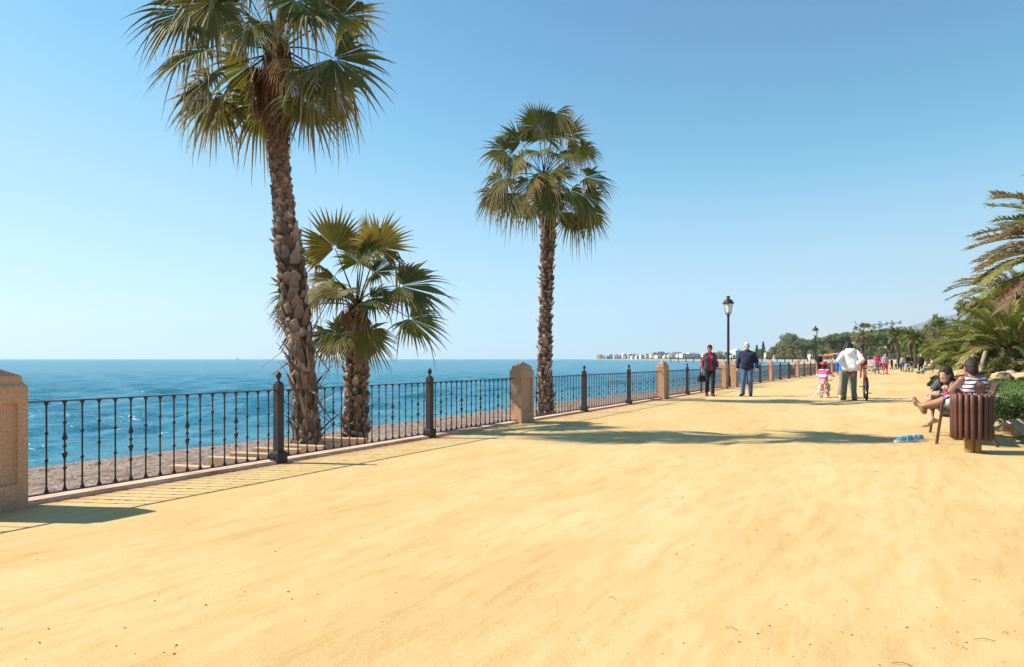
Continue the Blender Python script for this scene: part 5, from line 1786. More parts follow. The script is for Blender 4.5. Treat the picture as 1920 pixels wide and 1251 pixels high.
def sdf_mesh(prims, h, k=.03):
    """smooth union of rounded cones / ellipsoids, meshed with surface nets"""
    lo = np.full(3, 1e9); hi = np.full(3, -1e9)
    for p in prims:
        if p[0] == 'cap':
            _, a, b, ra, rb = p[:5]
            for c, r in ((a, ra), (b, rb)): lo = np.minimum(lo, np.array(c) - r); hi = np.maximum(hi, np.array(c) + r)
        elif p[0] == 'ell':
            lo = np.minimum(lo, np.array(p[1]) - max(p[2])); hi = np.maximum(hi, np.array(p[1]) + max(p[2]))
    lo -= 3 * h + k; hi += 3 * h + k
    n = np.ceil((hi - lo) / h).astype(int) + 1
    F = np.full(tuple(n), .25, np.float32)
    ax = [lo[i] + h * np.arange(n[i]) for i in range(3)]
    for p in prims:
        sub = len(p) > 5 and p[5] == 's' if p[0] == 'cap' else (len(p) > 4 and p[4] == 's')
        if p[0] == 'cap':
            a = np.array(p[1], float); b = np.array(p[2], float); ra, rb = p[3], p[4]
            l_ = np.minimum(a - ra, b - rb); h_ = np.maximum(a + ra, b + rb)
        elif p[0] == 'ell':
            c = np.array(p[1], float); r = np.array(p[2], float); M = p[3]
            l_ = c - max(r); h_ = c + max(r)
        else:                                  # ('cut', axis, value, sign): keep side
            i = p[1]; sh = [1, 1, 1]; sh[i] = -1
            F = np.maximum(F, ((ax[i] - p[2]) * p[3]).reshape(sh)); continue
        mgn = k + 2.5 * h
        i0 = np.clip(np.floor((l_ - mgn - lo) / h).astype(int), 0, n - 1); i1 = np.clip(np.ceil((h_ + mgn - lo) / h).astype(int) + 1, 1, n)
        sl = tuple(slice(i0[i], i1[i]) for i in range(3))
        X = ax[0][sl[0]][:, None, None]; Y = ax[1][sl[1]][None, :, None]; Z_ = ax[2][sl[2]][None, None, :]
        if p[0] == 'cap':
            d = b - a; L2 = max(1e-9, float(d @ d))
            t = np.clip(((X - a[0]) * d[0] + (Y - a[1]) * d[1] + (Z_ - a[2]) * d[2]) / L2, 0, 1)
            D = np.sqrt((X - a[0] - t * d[0]) ** 2 + (Y - a[1] - t * d[1]) ** 2 + (Z_ - a[2] - t * d[2]) ** 2) - (ra + (rb - ra) * t)
        else:
            x, y, z = X - c[0], Y - c[1], Z_ - c[2]
            if M is not None:
                x, y, z = (M[0][0] * x + M[1][0] * y + M[2][0] * z, M[0][1] * x + M[1][1] * y + M[2][1] * z, M[0][2] * x + M[1][2] * y + M[2][2] * z)
            q = np.sqrt((x / r[0]) ** 2 + (y / r[1]) ** 2 + (z / r[2]) ** 2)
            D = (q - 1) * min(r) if max(r) < 1.5 * min(r) else (q - 1) * q / np.maximum(1e-6, np.sqrt((x / r[0] ** 2) ** 2 + (y / r[1] ** 2) ** 2 + (z / r[2] ** 2) ** 2))
            D = np.where(q < .05, -min(r), D)
        A = F[sl]
        if sub:
            kk = k * .4; hh = np.maximum(kk - np.abs(A + D), 0) / kk
            F[sl] = np.maximum(A, -D) + hh * hh * kk * .25
        else:
            k2 = k * .22 if (p[0] == 'cap' and len(p) > 5 and p[5] == 'f') else k
            hh = np.maximum(k2 - np.abs(A - D), 0) / k2
            F[sl] = np.minimum(A, D) - hh * hh * k2 * .25
    # surface nets
    S = F < 0
    nx, ny, nz = F.shape
    cnt = np.zeros((nx - 1, ny - 1, nz - 1), np.float32); P = np.zeros((nx - 1, ny - 1, nz - 1, 3), np.float32)
    cs = [(i, j, l) for i in (0, 1) for j in (0, 1) for l in (0, 1)]
    g = lambda A, c: A[c[0]:c[0] + nx - 1, c[1]:c[1] + ny - 1, c[2]:c[2] + nz - 1]
    for c in cs:
        for d in range(3):
            if c[d] == 0:
                c2 = list(c); c2[d] = 1
                a, b = g(F, c), g(F, c2)
                x = g(S, c) != g(S, c2)
                t = np.where(x, a / np.where(np.abs(a - b) < 1e-9, 1, a - b), 0)
                cnt += x
                for e in range(3): P[..., e] += np.where(x, c[e] + (t if e == d else 0), 0)
    act = cnt > 0
    ids = np.full(act.shape, -1); ids[act] = np.arange(act.sum())
    idx = np.argwhere(act)
    V = lo + h * (idx + P[act] / cnt[act][:, None])
    Q = []
    for d in range(3):
        e, f = (d + 1) % 3, (d + 2) % 3
        s0 = [slice(None)] * 3; s1 = [slice(None)] * 3; s0[d] = slice(0, -1); s1[d] = slice(1, None)
        a, b = S[tuple(s0)], S[tuple(s1)]
        pts = np.argwhere(a != b)
        ok = (pts[:, e] > 0) & (pts[:, f] > 0) & (pts[:, e] < F.shape[e] - 1) & (pts[:, f] < F.shape[f] - 1)
        pts = pts[ok]
        if not len(pts): continue
        ins = a[tuple(pts.T)]
        def cell(de, df):
            q = pts.copy(); q[:, e] += de; q[:, f] += df; return ids[tuple(q.T)]
        q = np.stack([cell(-1, -1), cell(0, -1), cell(0, 0), cell(-1, 0)], 1)
        q[~ins] = q[~ins][:, ::-1]
        Q.append(q)
    Q = np.concatenate(Q)
    Q = Q[(Q >= 0).all(1)]
    return V, Q


BASE = dict(pel=(0, 0, .96), wai=(0, .0, 1.09), che=(0, .0, 1.29), nek=(0, .015, 1.475), hea=(0, -.012, 1.635),
            shl=(.172, .01, 1.39), shr=(-.172, .01, 1.39), ell=(.235, .03, 1.12), elr=(-.235, .03, 1.12), wrl=(.25, -.03, .895), wrr=(-.25, -.03, .895),
            hil=(.088, 0, .925), hir=(-.088, 0, .925), knl=(.10, -.015, .50), knr=(-.10, -.015, .50), anl=(.105, .02, .085), anr=(-.105, .02, .085),
            tol=(.125, -.17, .03), tor=(-.125, -.17, .03))


def lerp3(a, b, t): return tuple(a[i] + (b[i] - a[i]) * t for i in range(3))


class Fig:
    def __init__(s, loc, yaw, H, pose, label, res=.012, female=False, fat=1.0, skin=None, child=False, look=(0, -1, 0), hands=True, group=None, curl=.35, headk=1.0):
        s.s = H / 1.75; s.res = res; s.f = fat; s.hands = hands
        J = dict(BASE)
        if female:
            for k in ('shl', 'shr'): J[k] = (J[k][0] * .9, J[k][1], J[k][2] - .005)
            for k in ('ell', 'elr', 'wrl', 'wrr'): J[k] = (J[k][0] * .93, J[k][1], J[k][2])
        J.update(pose)
        s.J = {k: np.array(v, float) for k, v in J.items()}
        s.fem = female
        s.look = Vector(look).normalized(); s.hk = headk
        s.root_label = label
        lat = s.J['shl'] - s.J['shr']; s.lat = lat / np.linalg.norm(lat)
        lh = s.J['hil'] - s.J['hir']; s.lath = lh / np.linalg.norm(lh)
        s.loc, s.yaw = loc, yaw
        M = Matrix.Identity(3); fy = -s.look; fx = fy.cross(UP).normalized() if abs(fy.z) < .95 else Vector((1, 0, 0)); fz = fx.cross(fy).normalized()
        s.hM = [[fx[i], fy[i], fz[i]] for i in range(3)]       # columns: right, back, up of the head
        pr = s.body(curl)
        V, Q = sdf_mesh(s.sc(pr), res, .028 * s.s)
        s.root = np_mesh('person', V, Q, skin or SKIN)
        s.root.location = loc; s.root.rotation_euler = (0, 0, yaw)
        tag(s.root, label, 'person', group)

    def hp(s, x, y, z):      # a point in head space (right, back, up), metres at 1.75
        return s.J['hea'] + s.hk * (np.array([s.hM[i][0] * x + s.hM[i][1] * y + s.hM[i][2] * z for i in range(3)]))

    def sc(s, prims):
        o = []
        for p in prims:
            if p[0] == 'cap': o.append(('cap', np.array(p[1]) * s.s, np.array(p[2]) * s.s, p[3] * s.s, p[4] * s.s, *p[5:]))
            elif p[0] == 'ell': o.append(('ell', np.array(p[1]) * s.s, np.array(p[2]) * s.s, *p[3:]))
            else: o.append((p[0], p[1], p[2] * s.s, p[3]))
        return o

    def torso(s, g, lo=0.0, hi=1.0):
        J, l, lh, f = s.J, s.lat, s.lath, s.f
        pel, wai, che = J['pel'], J['wai'], J['che']; hip = (J['hil'] + J['hir']) / 2
        sm = (J['shl'] + J['shr']) / 2
        hw = .085 if s.fem else .070; ww = .045 if s.fem else .055; cw = .068 if s.fem else .085
        o = []
        if lo < .2: o += [('cap', pel - lh * hw, pel + lh * hw, (.105 + g) * (1 + (f - 1) * .6), (.105 + g) * (1 + (f - 1) * .6))]
        if lo < .5: o += [('cap', wai - l * ww * f, wai + l * ww * f, (.088 if s.fem else .098) * f + g, (.088 if s.fem else .098) * f + g)]
        o += [('cap', che - l * cw, che + l * cw, .103 * (1 + (f - 1) * .5) + g, .103 * (1 + (f - 1) * .5) + g)]
        up = sm * .8 + che * .2
        o += [('cap', up - l * .11, up + l * .11, .062 + g, .062 + g)]
        if lo < .3: o += [('cap', pel, wai, .10 * f + g, .092 * f + g)]
        o += [('cap', wai, che, .092 * f + g, .103 + g), ('cap', che, sm, .10 + g, .065 + g)]
        nk = J['nek'] + np.array([0, .012, -.012])
        o += [('cap', nk, nk * .3 + J['sh' + q] * .7, .044 + g * .6, .044 + g) for q in 'lr']
        if s.fem:
            fw = np.cross(l, (che - wai) / np.linalg.norm(che - wai)); fw = fw / np.linalg.norm(fw)
            fw = -fw if fw @ np.array([s.look.x, s.look.y, 0]) < -.9 and False else fw
            o += [('ell', che + l * q * .07 + fw * .085 * s.front() - np.array([0, 0, .01]), (.062 + g, .062 + g, .062 + g), None) for q in (-1, 1)]
        return o

    def front(s):
        return -1 if np.cross(s.lat, np.array([0, 0, 1.]))[1] * 0 + 1 > 0 and s._fsign() < 0 else 1

    def _fsign(s):
        up = s.J['che'] - s.J['wai']; fw = np.cross(s.lat, up)
        k = (s.J['knl'] + s.J['knr']) / 2 - (s.J['hil'] + s.J['hir']) / 2
        t = (s.J['tol'] + s.J['tor'] - s.J['anl'] - s.J['anr']) / 2
        return 1 if fw @ (t + k * .5) > 0 else -1

    def arm(s, q, g, t0=0.0, t1=2.0, flare=0.0):
        sh, el, wr = s.J['sh' + q], s.J['el' + q], s.J['wr' + q]
        k = .88 if s.fem else 1.0
        o = []
        a0 = sh; o.append(('cap', sh, lerp3(sh, el, min(1, t1)), .054 * k + g, (.054 + (.040 - .054) * min(1, t1)) * k + g + (flare if t1 <= 1 else 0)))
        if t1 > 1: o.append(('cap', el, lerp3(el, wr, t1 - 1), .041 * k + g, (.041 + (.027 - .041) * (t1 - 1)) * k + g + flare))
        return o

    def leg(s, q, g, t1=2.0, flare=0.0):
        hi, kn, an = s.J['hi' + q], s.J['kn' + q], s.J['an' + q]
        o = [('cap', hi, lerp3(hi, kn, min(1, t1)), .088 + g, .088 + (.056 - .088) * min(1, t1) + g + (flare if t1 <= 1 else 0))]
        if t1 > 1:
            o.append(('cap', kn, lerp3(kn, an, t1 - 1), .055 + g, .055 + (.036 - .055) * (t1 - 1) + g + flare))
            d = (an - kn) / np.linalg.norm(an - kn); b = np.array([0, 1., 0]) if abs(d[2]) > .6 else np.array([0, 0, -1.])
            if t1 > 1.4: o.append(('cap', kn + (an - kn) * .18 + b * .012, kn + (an - kn) * .45 + b * .01, .05 + g, .044 + g))
        return o

    def hand(s, q, curl):
        el, wr = s.J['el' + q], s.J['wr' + q]
        d = (wr - el) / np.linalg.norm(wr - el)
        inw = -s.lat if q == 'l' else s.lat               # towards the body: palm normal
        pn = inw - d * (inw @ d); pn = pn / max(1e-6, np.linalg.norm(pn)); w = np.cross(d, pn)      # w: across the palm
        if q == 'r': w = -w
        fwd = np.array([s.look.x, s.look.y, s.look.z]);
        if w @ fwd < 0: w = -w
        o = [('cap', wr, wr + d * .03, .027, .026)]
        for u in (-.024, -.008, .008, .024): o.append(('cap', wr + d * .02 + w * u * .7, wr + d * .09 + w * u, .0145, .0135))
        L = [(.024, .062), (.008, .074), (-.008, .068), (-.024, .052)]
        for u, l in L:
            p = wr + d * .092 + w * u * 1.12; a = curl * (1 + .15 * (u < 0))
            d1 = d * math.cos(a) + pn * math.sin(a); d2 = d * math.cos(2.1 * a) + pn * math.sin(2.1 * a)
            m_ = p + d1 * l * .55; o += [('cap', p, m_, .0098, .0092, 'f'), ('cap', m_, m_ + d2 * l * .5, .0092, .0078, 'f')]
        t0 = wr + d * .028 + w * .024; t1 = t0 + (d * .6 + w * .65 + pn * .35) * .042; o += [('cap', t0, t1, .0125, .0105, 'f'), ('cap', t1, t1 + (d * .85 + pn * .45 + w * .1) * .034, .0105, .0085, 'f')]
        return o

    def foot(s, q, g=0.0):
        an, to = s.J['an' + q], s.J['to' + q]
        d = to - an; dn = np.array([d[0], d[1], d[2]]); L = np.linalg.norm(dn); dn = dn / L
        down = np.array([0, 0, -1.]); down = down - dn * (down @ dn); down = down / max(1e-6, np.linalg.norm(down))
        lt = np.cross(dn, down)
        heel = an - dn * .045 + down * .045
        return [('cap', an, heel, .037 + g, .032 + g), ('cap', heel, to, .034 + g, .022 + g), ('cap', an, an + dn * L * .65 + down * .025, .036 + g, .026 + g),
                ('cap', an + dn * L * .7 + down * .03 - lt * .022, to - lt * .012, .028 + g, .019 + g), ('cap', an + dn * L * .7 + down * .03 + lt * .022, to + lt * .016, .026 + g, .017 + g)]

    def body(s, curl):
        J = s.J
        o = s.torso(0)
        for q in 'lr':
            o += s.arm(q, 0) + s.leg(q, 0) + s.foot(q)
            o += s.hand(q, curl) if s.hands else [('cap', J['wr' + q], J['wr' + q] + (J['wr' + q] - J['el' + q]) / np.linalg.norm(J['wr' + q] - J['el' + q]) * .12, .032, .022)]
        o += [('cap', J['nek'] - np.array([0, 0, .05]), s.hp(0, .02, -.06), .058 if not s.fem else .05, .054 if not s.fem else .046)]
        R_ = [[s.hM[i][j] for j in range(3)] for i in range(3)]
        k = s.hk
        o += [('ell', s.hp(0, .018, .02), (.074 * k, .093 * k, .098 * k), R_), ('ell', s.hp(0, -.028, -.042), (.056 * k, .058 * k, .066 * k), R_), ('cap', s.hp(-.02, -.06, -.085), s.hp(.02, -.06, -.085), .024 * k, .024 * k)]
        if s.res < .015:
            o += [('cap', s.hp(0, -.072, .014), s.hp(0, -.093, -.026), .0065, .0095, 'f'), ('cap', s.hp(-.010, -.082, -.030), s.hp(.010, -.082, -.030), .007, .007, 'f'), ('cap', s.hp(-.018, -.074, -.062), s.hp(.018, -.074, -.062), .008, .008, 'f'),
                  ('cap', s.hp(-.036, -.064, .031), s.hp(.036, -.064, .031), .010, .010, 'f')]
            o += [('ell', s.hp(q * .078, .012, -.008), (.012, .02, .032), R_) for q in (-1, 1)]
        return o

    def part(s, name, prims, m, res=None, k=.025):
        V, Q = sdf_mesh(s.sc(prims), res or s.res, k * s.s)
        o = np_mesh(name, V, Q, m, s.root)
        return o

    def top(s, name, m, sleeve=1.9, g=.014, hem=True, flare=.004, extra=(), k=.03, neck=True):
        pr = s.torso(g)
        hw, cw = (.085, .068) if s.fem else (.07, .085)
        for q in (-1, 1): pr.append(('cap', s.J['che'] + q * s.lat * cw, s.J['pel'] + q * s.lath * hw * .95, .098 + g, .104 + g))
        for q in 'lr':
            if sleeve > 0: pr += s.arm(q, g, 0, sleeve, flare)
        if neck: pr += [('cap', s.J['nek'] - np.array([0, 0, .06]), s.J['nek'] - np.array([0, 0, .005]), .06 + g, .052 + g)]
        return s.part(name, pr + list(extra), m, k=k)

    def pants(s, name, m, t1=1.95, g=.012, flare=.006):
        hw = .085 if s.fem else .07
        pr = [('cap', s.J['pel'] - s.lath * hw, s.J['pel'] + s.lath * hw, .109 + g * .7, .109 + g * .7)]
        for q in 'lr': pr += s.leg(q, g, t1, flare)
        return s.part(name, pr, m, k=.025)

    def shoes(s, m, g=.008):
        for q in 'lr': s.part('shoe', s.foot(q, g), m, res=min(s.res, .012), k=.015)

    def hair(s, m, style='short'):
        R_ = [[s.hM[i][j] for j in range(3)] for i in range(3)]; k = s.hk
        pr = [('ell', s.hp(0, .026, .032), (.084 * k, .101 * k, .099 * k), R_)]
        if style == 'long': pr += [('cap', s.hp(0, .07, .0), s.hp(0, .085, -.22), .085, .055), ('cap', s.hp(.05, .06, 0), s.hp(.07, .05, -.2), .05, .035), ('cap', s.hp(-.05, .06, 0), s.hp(-.07, .05, -.2), .05, .035)]
        if style == 'bob': pr += [('cap', s.hp(0, .05, -.02), s.hp(0, .065, -.10), .08, .065), ('cap', s.hp(-.06, .02, 0), s.hp(-.07, .01, -.10), .035, .03), ('cap', s.hp(.06, .02, 0), s.hp(.07, .01, -.10), .035, .03)]
        if style == 'mane': pr += [('cap', s.hp(q * .05, .04, .03), s.hp(q * .10, .05, -.13), .06, .045) for q in (-1, 1)] + [('cap', s.hp(0, .06, .03), s.hp(0, .09, -.14), .075, .05)]
        if style == 'bun': pr += [('ell', s.hp(0, .075, -.03), (.075, .065, .085), R_)]
        if style == 'pony': pr += [('cap', s.hp(0, .11, .03), s.hp(.02, .135, -.16), .035, .022), ('cap', s.hp(-.08, .03, .0), s.hp(-.10, -.02, -.24), .042, .028), ('cap', s.hp(.08, .03, .0), s.hp(.085, .02, -.12), .035, .02)]
        if style == 'spiky': pr += [('cap', s.hp(x, .0, .09), s.hp(x * 1.4, -.03 + .05 * abs(x) * 10, .135), .03, .012) for x in (-.05, -.025, 0, .025, .05)]
        pr += [('ell', s.hp(0, -.085, -.035), (.068 * k, .075 * k, .088 * k), R_, 's')]
        if style in ('short', 'spiky'): pr += [('ell', s.hp(0, -.02, -.12), (.11, .11, .075), R_, 's')]
        o = s.part('hair', pr, m, res=min(s.res, .012), k=.02)
        for v in o.data.vertices:
            q = v.co * (26 / s.s)
            v.co = v.co + Vector((mnoise.noise(q), mnoise.noise(q + Vector((9, 0, 0))), mnoise.noise(q + Vector((0, 7, 0))))) * .009 * s.s
        return o

    def face(s, shades=False, mouth=True):
        if shades:
            m = MB()
            for q in (-1, 1):
                c = Vector(s.hp(q * .032, -.092, .012)) * s.s; m.ball(c, (.027 * s.s, .010 * s.s, .019 * s.s), 10, 6)
                m.tube([Vector(s.hp(q * .058, -.085, .018)) * s.s, Vector(s.hp(q * .082, .0, .015)) * s.s], .004 * s.s, 5)
            m.tube([Vector(s.hp(-.01, -.098, .018)) * s.s, Vector(s.hp(.01, -.098, .018)) * s.s], .004 * s.s, 5)
            m.build('sunglasses', LENS, s.root, smooth=60)
        else:
            for q in (-1, 1):
                m = MB(); m.ball(Vector(s.hp(q * .029, -.0605, .013)) * s.s, .0115 * s.s, 10, 6, 0); m.ball(Vector(s.hp(q * .029, -.0675, .0128)) * s.s, .0058 * s.s, 8, 5, 1)
                m.build('eye', [EYEW, EYED], s.root, smooth=180)
        if mouth:
            m = MB(); m.tube([Vector(s.hp(x, -.086 + abs(x) * .25, -.064 + abs(x) * .25)) * s.s for x in (-.026, -.012, 0, .012, .026)], [.003 * s.s, .0055 * s.s, .006 * s.s, .0055 * s.s, .003 * s.s], 6)
            m.build('lips', LIP, s.root, smooth=180)


def ground_pt(px, Y, z=0.0): return Vector(((px - CX) / FOC * Y, Y, z))


def face_cam(px): return -math.atan((px - CX) / FOC)


# ---- walking couple
wp = dict(knl=(.09, -.10, .50), anl=(.08, -.10, .085), tol=(.10, -.29, .03), knr=(-.085, -.03, .49), anr=(-.09, .16, .12), tor=(-.10, -.02, .03), elr=(-.235, .06, 1.15), wrr=(-.26, .0, .90), ell=(.235, .03, 1.14), wrl=(.26, -.10, .92))
p = Fig(ground_pt(1331, 22.2), face_cam(1331) + .12, 1.66, wp, 'woman in crimson blouse, dark vest and black trousers walking with a handbag beside the railing', .0085, True, skin=SKIN2)
p.face(True); p.hair(HAIRB, 'bun')
p.top('blouse', RED, 1.55, .011); p.pants('trousers', BLACKC, 1.97, .011, .01); p.shoes(BLACKC)
fr_ = np.array([0, -1., 0])
p.part('vest', p.torso(.026) + [('cap', p.J['che'] + q * p.lat * .068, p.J['pel'] + q * p.lath * .081, .115, .121) for q in (-1, 1)] + [('cap', p.J['shl'] + np.array([-.03, 0, .0]), p.J['shl'] + np.array([0, 0, -.02]), .066, .062), ('cap', p.J['shr'] + np.array([.03, 0, 0]), p.J['shr'] + np.array([0, 0, -.02]), .066, .062)] +
       [('ell', (0, -.17, 1.34), (.08, .14, .26), None, 's'), ('ell', (0, -.17, 1.05), (.055, .13, .25), None, 's')], CHAR)
m = MB(); m.box((0, 0, .012), (.16, .03, .024), mi=0)
hb = MB(); loft(hb, [[(x * w, y * d, z) for x, y in ((-1, -1), (1, -1), (1, 1), (-1, 1))] for w, d, z in ((.12, .05, 0), (.135, .06, .05), (.13, .055, .16), (.10, .03, .21))])
wr = Vector(p.J['wrr']) * p.s; hp_ = Matrix.Rotation(p.root.rotation_euler.z, 3, 'Z') @ (wr + Vector((0, -.01, -.10))) + p.root.location
h_ = hb.build('handbag', BLACKC, bevel=.02); h_.location = hp_ - Vector((0.02, 0, .29)); h_.rotation_euler = (0, 0, .4)
tag(h_, 'black handbag hanging from the right hand of the woman in crimson', 'handbag')
st = MB(); st.tube([(-.08, 0, .2), (-.05, 0, .29), (0.02, 0, .31), (.06, 0, .29), (.08, 0, .2)], .008, 6); st.build('strap', BLACKC, h_)

mp_ = dict(knl=(.11, -.05, .50), anl=(.11, -.02, .085), tol=(.14, -.20, .03), knr=(-.105, -.09, .49), anr=(-.13, -.06, .085), tor=(-.18, -.23, .03), elr=(-.285, .03, 1.15), wrr=(-.30, -.05, .915), ell=(.285, .03, 1.15), wrl=(.315, -.07, .925), shl=(.19, .01, 1.38), shr=(-.19, .01, 1.38))
p = Fig(ground_pt(1401, 22.3), face_cam(1401) - .15, 1.74, mp_, 'white haired man in navy sweater and blue jeans walking towards the camera', .0085, fat=1.16, look=(.25, -1, -.05))
p.face(); p.hair(HAIRW, 'short')
p.top('sweater', NAVY, 1.93, .026, flare=.008, extra=[('ell', (0, -.05, 1.12), (.185, .14, .20), None)]); p.pants('jeans', DENIM, 1.97, .016, .014); p.shoes(BROWNS)

# ---- man in the dark suit by the second lamp
p = Fig(ground_pt(1536.5, 50.5), face_cam(1536) + .5, 1.66, dict(wrl=(.12, -.16, 1.0), wrr=(-.12, -.16, 1.0)), 'man in a dark jacket standing at the railing by the second street lamp', .015, hands=False)
p.hair(HAIRD); p.top('jacket', BLACKC, 1.93, .02); p.pants('trousers', BLACKC); p.shoes(BLACKC)


# ---- bicycles
TYRE = mat('tyre_rubber', (.015, .015, .016), .8, .1, 20, 0); RIM = mat('rim_metal', (.55, .55, .56), .3, .05, 9, 0, metal=.9); CHROME = mat('bike_metal', (.30, .30, .31), .3, .05, 9, 0, metal=.8)


def bicycle(loc, yaw, wr_, base, frame_m, label, steer=0.0, tyre_m=None, child=False, saddle_m=None, tw=.018):
    """heading along local -Y; wheels radius wr_, wheelbase base"""
    root = empty('bicycle', loc, yaw, label, 'bicycle')
    tyre_m = tyre_m or TYRE; saddle_m = saddle_m or BLACKC
    for y, nm in ((-base / 2, 'front'), (base / 2, 'rear')):
        a = MB(); a.torus((0, 0, 0), wr_ - tw, tw, 'X', 30, 8); w = a.build('wheel', tyre_m, root, smooth=180); w.location = (0, y, wr_)
        if nm == 'front': w.rotation_euler = (0, 0, steer)
        a = MB(); a.torus((0, 0, 0), wr_ - tw * 2.2, tw * .45, 'X', 30, 6)
        a.build('rim', RIM, w, smooth=180)
        a = MB()
        for k in range(18): an = math.pi * 2 * k / 18; a.tube([(.015 * (-1) ** k, 0, 0), (0, (wr_ - tw * 2) * math.cos(an), (wr_ - tw * 2) * math.sin(an))], .0016, 4, caps=False)
        a.tube([(-.04, 0, 0), (.04, 0, 0)], .018, 8); a.build('spokes', RIM, w)
    s = wr_ / .34; bb = Vector((0, base * .08, wr_ * .82)); st = Vector((0, base * .20, wr_ * .82 + .48 * s)); hd = Vector((0, -base * .27, wr_ * .82 + .46 * s)); hd2 = Vector((0, -base * .295, wr_ * .82 + .32 * s)); rw = Vector((0, base / 2, wr_)); fw = Vector((0, -base / 2, wr_))
    a = MB(); r = .016 * s
    for u, v in ((bb, st), (st - (st - bb) * .08, hd), (bb, hd2), (hd, hd2)): a.tube([u, v], r, 8)
    for q in (-.05, .05):
        o = Vector((q, 0, 0)); a.tube([bb + o * .5, rw + o], r * .6, 6); a.tube([st - (st - bb) * .1, rw + o], r * .55, 6)
    a.build('frame', frame_m, root, smooth=50)
    a = MB()
    for q in (-.05, .05): a.tube([hd2, hd2 + Vector((q, -.01, -.04)), fw + Vector((q, 0, 0))], r * .7, 6)
    a.build('fork', frame_m, root, smooth=50)
    a = MB(); top = hd + Vector((0, -.02, .10 * s)); a.tube([hd, top], r * .9, 8)
    hw = .29 * min(1, s * 1.1)
    a.tube([top + Vector((-hw, .05, .04)), top + Vector((-hw * .5, 0, .02)), top, top + Vector((hw * .5, 0, .02)), top + Vector((hw, .05, .04))], .013, 8)
    for q in (-1, 1): a.tube([top + Vector((q * hw * .65, .03, .04)), top + Vector((q * hw * 1.02, .06, .045))], .018, 8)
    a.build('handlebar', CHROME if not child else RIM, root, smooth=50)
    a = MB(); sp = st + Vector((0, .02, .12 * s)); a.tube([st, sp], r * .8, 8); a.build('seat_post', CHROME, root)
    a = MB(); loft(a, [[(w * c, y, sp.z + z + .025 * d) for c, d in ((-1, -.3), (-.7, 1), (.7, 1), (1, -.3))] for y, w, z in ((sp.y - .13, .018, 0), (sp.y - .05, .03, .005), (sp.y + .06, .065, .01), (sp.y + .12, .07, .02), (sp.y + .14, .05, .01))]); a.build('saddle', saddle_m, root, bevel=.005)
    a = MB(); a.torus(bb + Vector((.05, 0, 0)), .085 * s, .006, 'X', 22, 6); a.tube([bb + Vector((-.075, 0, 0)), bb + Vector((.075, 0, 0))], .014, 8)
    a.tube([bb + Vector((.07, 0, 0)), bb + Vector((.075, .12 * s, -.10 * s))], .010, 6); a.tube([bb + Vector((-.07, 0, 0)), bb + Vector((-.075, -.12 * s, .10 * s))], .010, 6); a.build('crank', CHROME, root, smooth=50)
    for q in (1, -1):
        a = MB(); a.box(bb + Vector((q * .125, q * .12 * s, -q * .10 * s)), (.095, .075, .024)); a.build('pedal', BLACKC, root, bevel=.004)
    if child:
        for q in (-1, 1):
            a = MB(); a.tube([rw, rw + Vector((q * .14, .03, -.02)), rw + Vector((q * .17, .05, -wr_ * .55))], .010, 6); a.torus(rw + Vector((q * .185, .05, -wr_ + .058)), .042, .016, 'X', 14, 6); a.build('training_wheel', mat('plastic_white', (.75, .72, .72), .4, .04, 9, 0), root, smooth=60)
        a = MB(); loft(a, [[(w * c, rw.y + .02 + d * .05, z) for c, d in ((-1, -1), (1, -1), (1, 1), (-1, 1))] for w, z in ((.10, wr_ * 2 + .02), (.13, wr_ * 2 + .17))]); a.build('basket', mat('plastic_pale_pink', (.72, .45, .45), .5, .04, 9, 0), root, bevel=.01)
    return root


PINKP = mat('pink_paint', (.62, .04, .16), .3, .08, 9, 0); WHITEP = mat('white_paint', (.75, .72, .72), .35, .05, 9, 0); REDP = mat('dark_red_paint', (.20, .02, .02), .3, .1, 9, 0); BLKP = mat('black_paint', (.02, .022, .026), .3, .1, 9, 0)
# child riding away: back to the camera, turned a little to the right
yaw_c = math.pi + face_cam(1546) - .32
cl = ground_pt(1546, 21.4)
bicycle(cl, yaw_c, .205, .62, PINKP, 'small pink and white child bicycle with training wheels', .2, WHITEP, True, WHITEP, .02)
k_ = 1.75 / 1.17
cp = {n: tuple(np.array(v) * k_) for n, v in dict(pel=(0, .12, .50), wai=(0, .10, .60), che=(0, .07, .74), nek=(0, .05, .87), hea=(0, .03, 1.00), shl=(.125, .06, .83), shr=(-.125, .06, .83), ell=(.21, -.03, .70), elr=(-.21, -.03, .70), wrl=(.22, -.17, .665), wrr=(-.22, -.17, .665),
          hil=(.06, .10, .48), hir=(-.06, .10, .48), knl=(.10, -.12, .46), knr=(-.10, -.10, .36), anl=(.11, -.03, .26), anr=(-.11, .08, .13), tol=(.12, -.15, .23), tor=(-.12, -.05, .085)).items()}
p = Fig(cl, yaw_c, 1.17, cp, 'small child in pink and white banded jacket and red helmet riding away on a bicycle', .0085, fat=.98, headk=1.25, curl=.9)
p.hair(HAIRD, 'bob'); p.top('jacket', KIDJACKET, 1.9, .022); p.pants('trousers', BEIGE, 1.95, .012, .01); p.shoes(PINK, .01)
R_ = [[p.hM[i][j] for j in range(3)] for i in range(3)]
hm = p.part('helmet', [('ell', p.hp(0, .02, .06), (.145, .175, .125), R_), ('cut', 2, p.hp(0, 0, .035)[2], -1), ('cap', p.hp(0, -.08, .17), p.hp(0, .13, .165), .014, .014, 's'), ('cap', p.hp(.055, -.07, .165), p.hp(.06, .12, .15), .012, .012, 's'), ('cap', p.hp(-.055, -.07, .165), p.hp(-.06, .12, .15), .012, .012, 's')],
            mat('helmet_red', (.62, .025, .02), .3, .15, 20, 0, dirt=(.75, .6, .55)), .008)

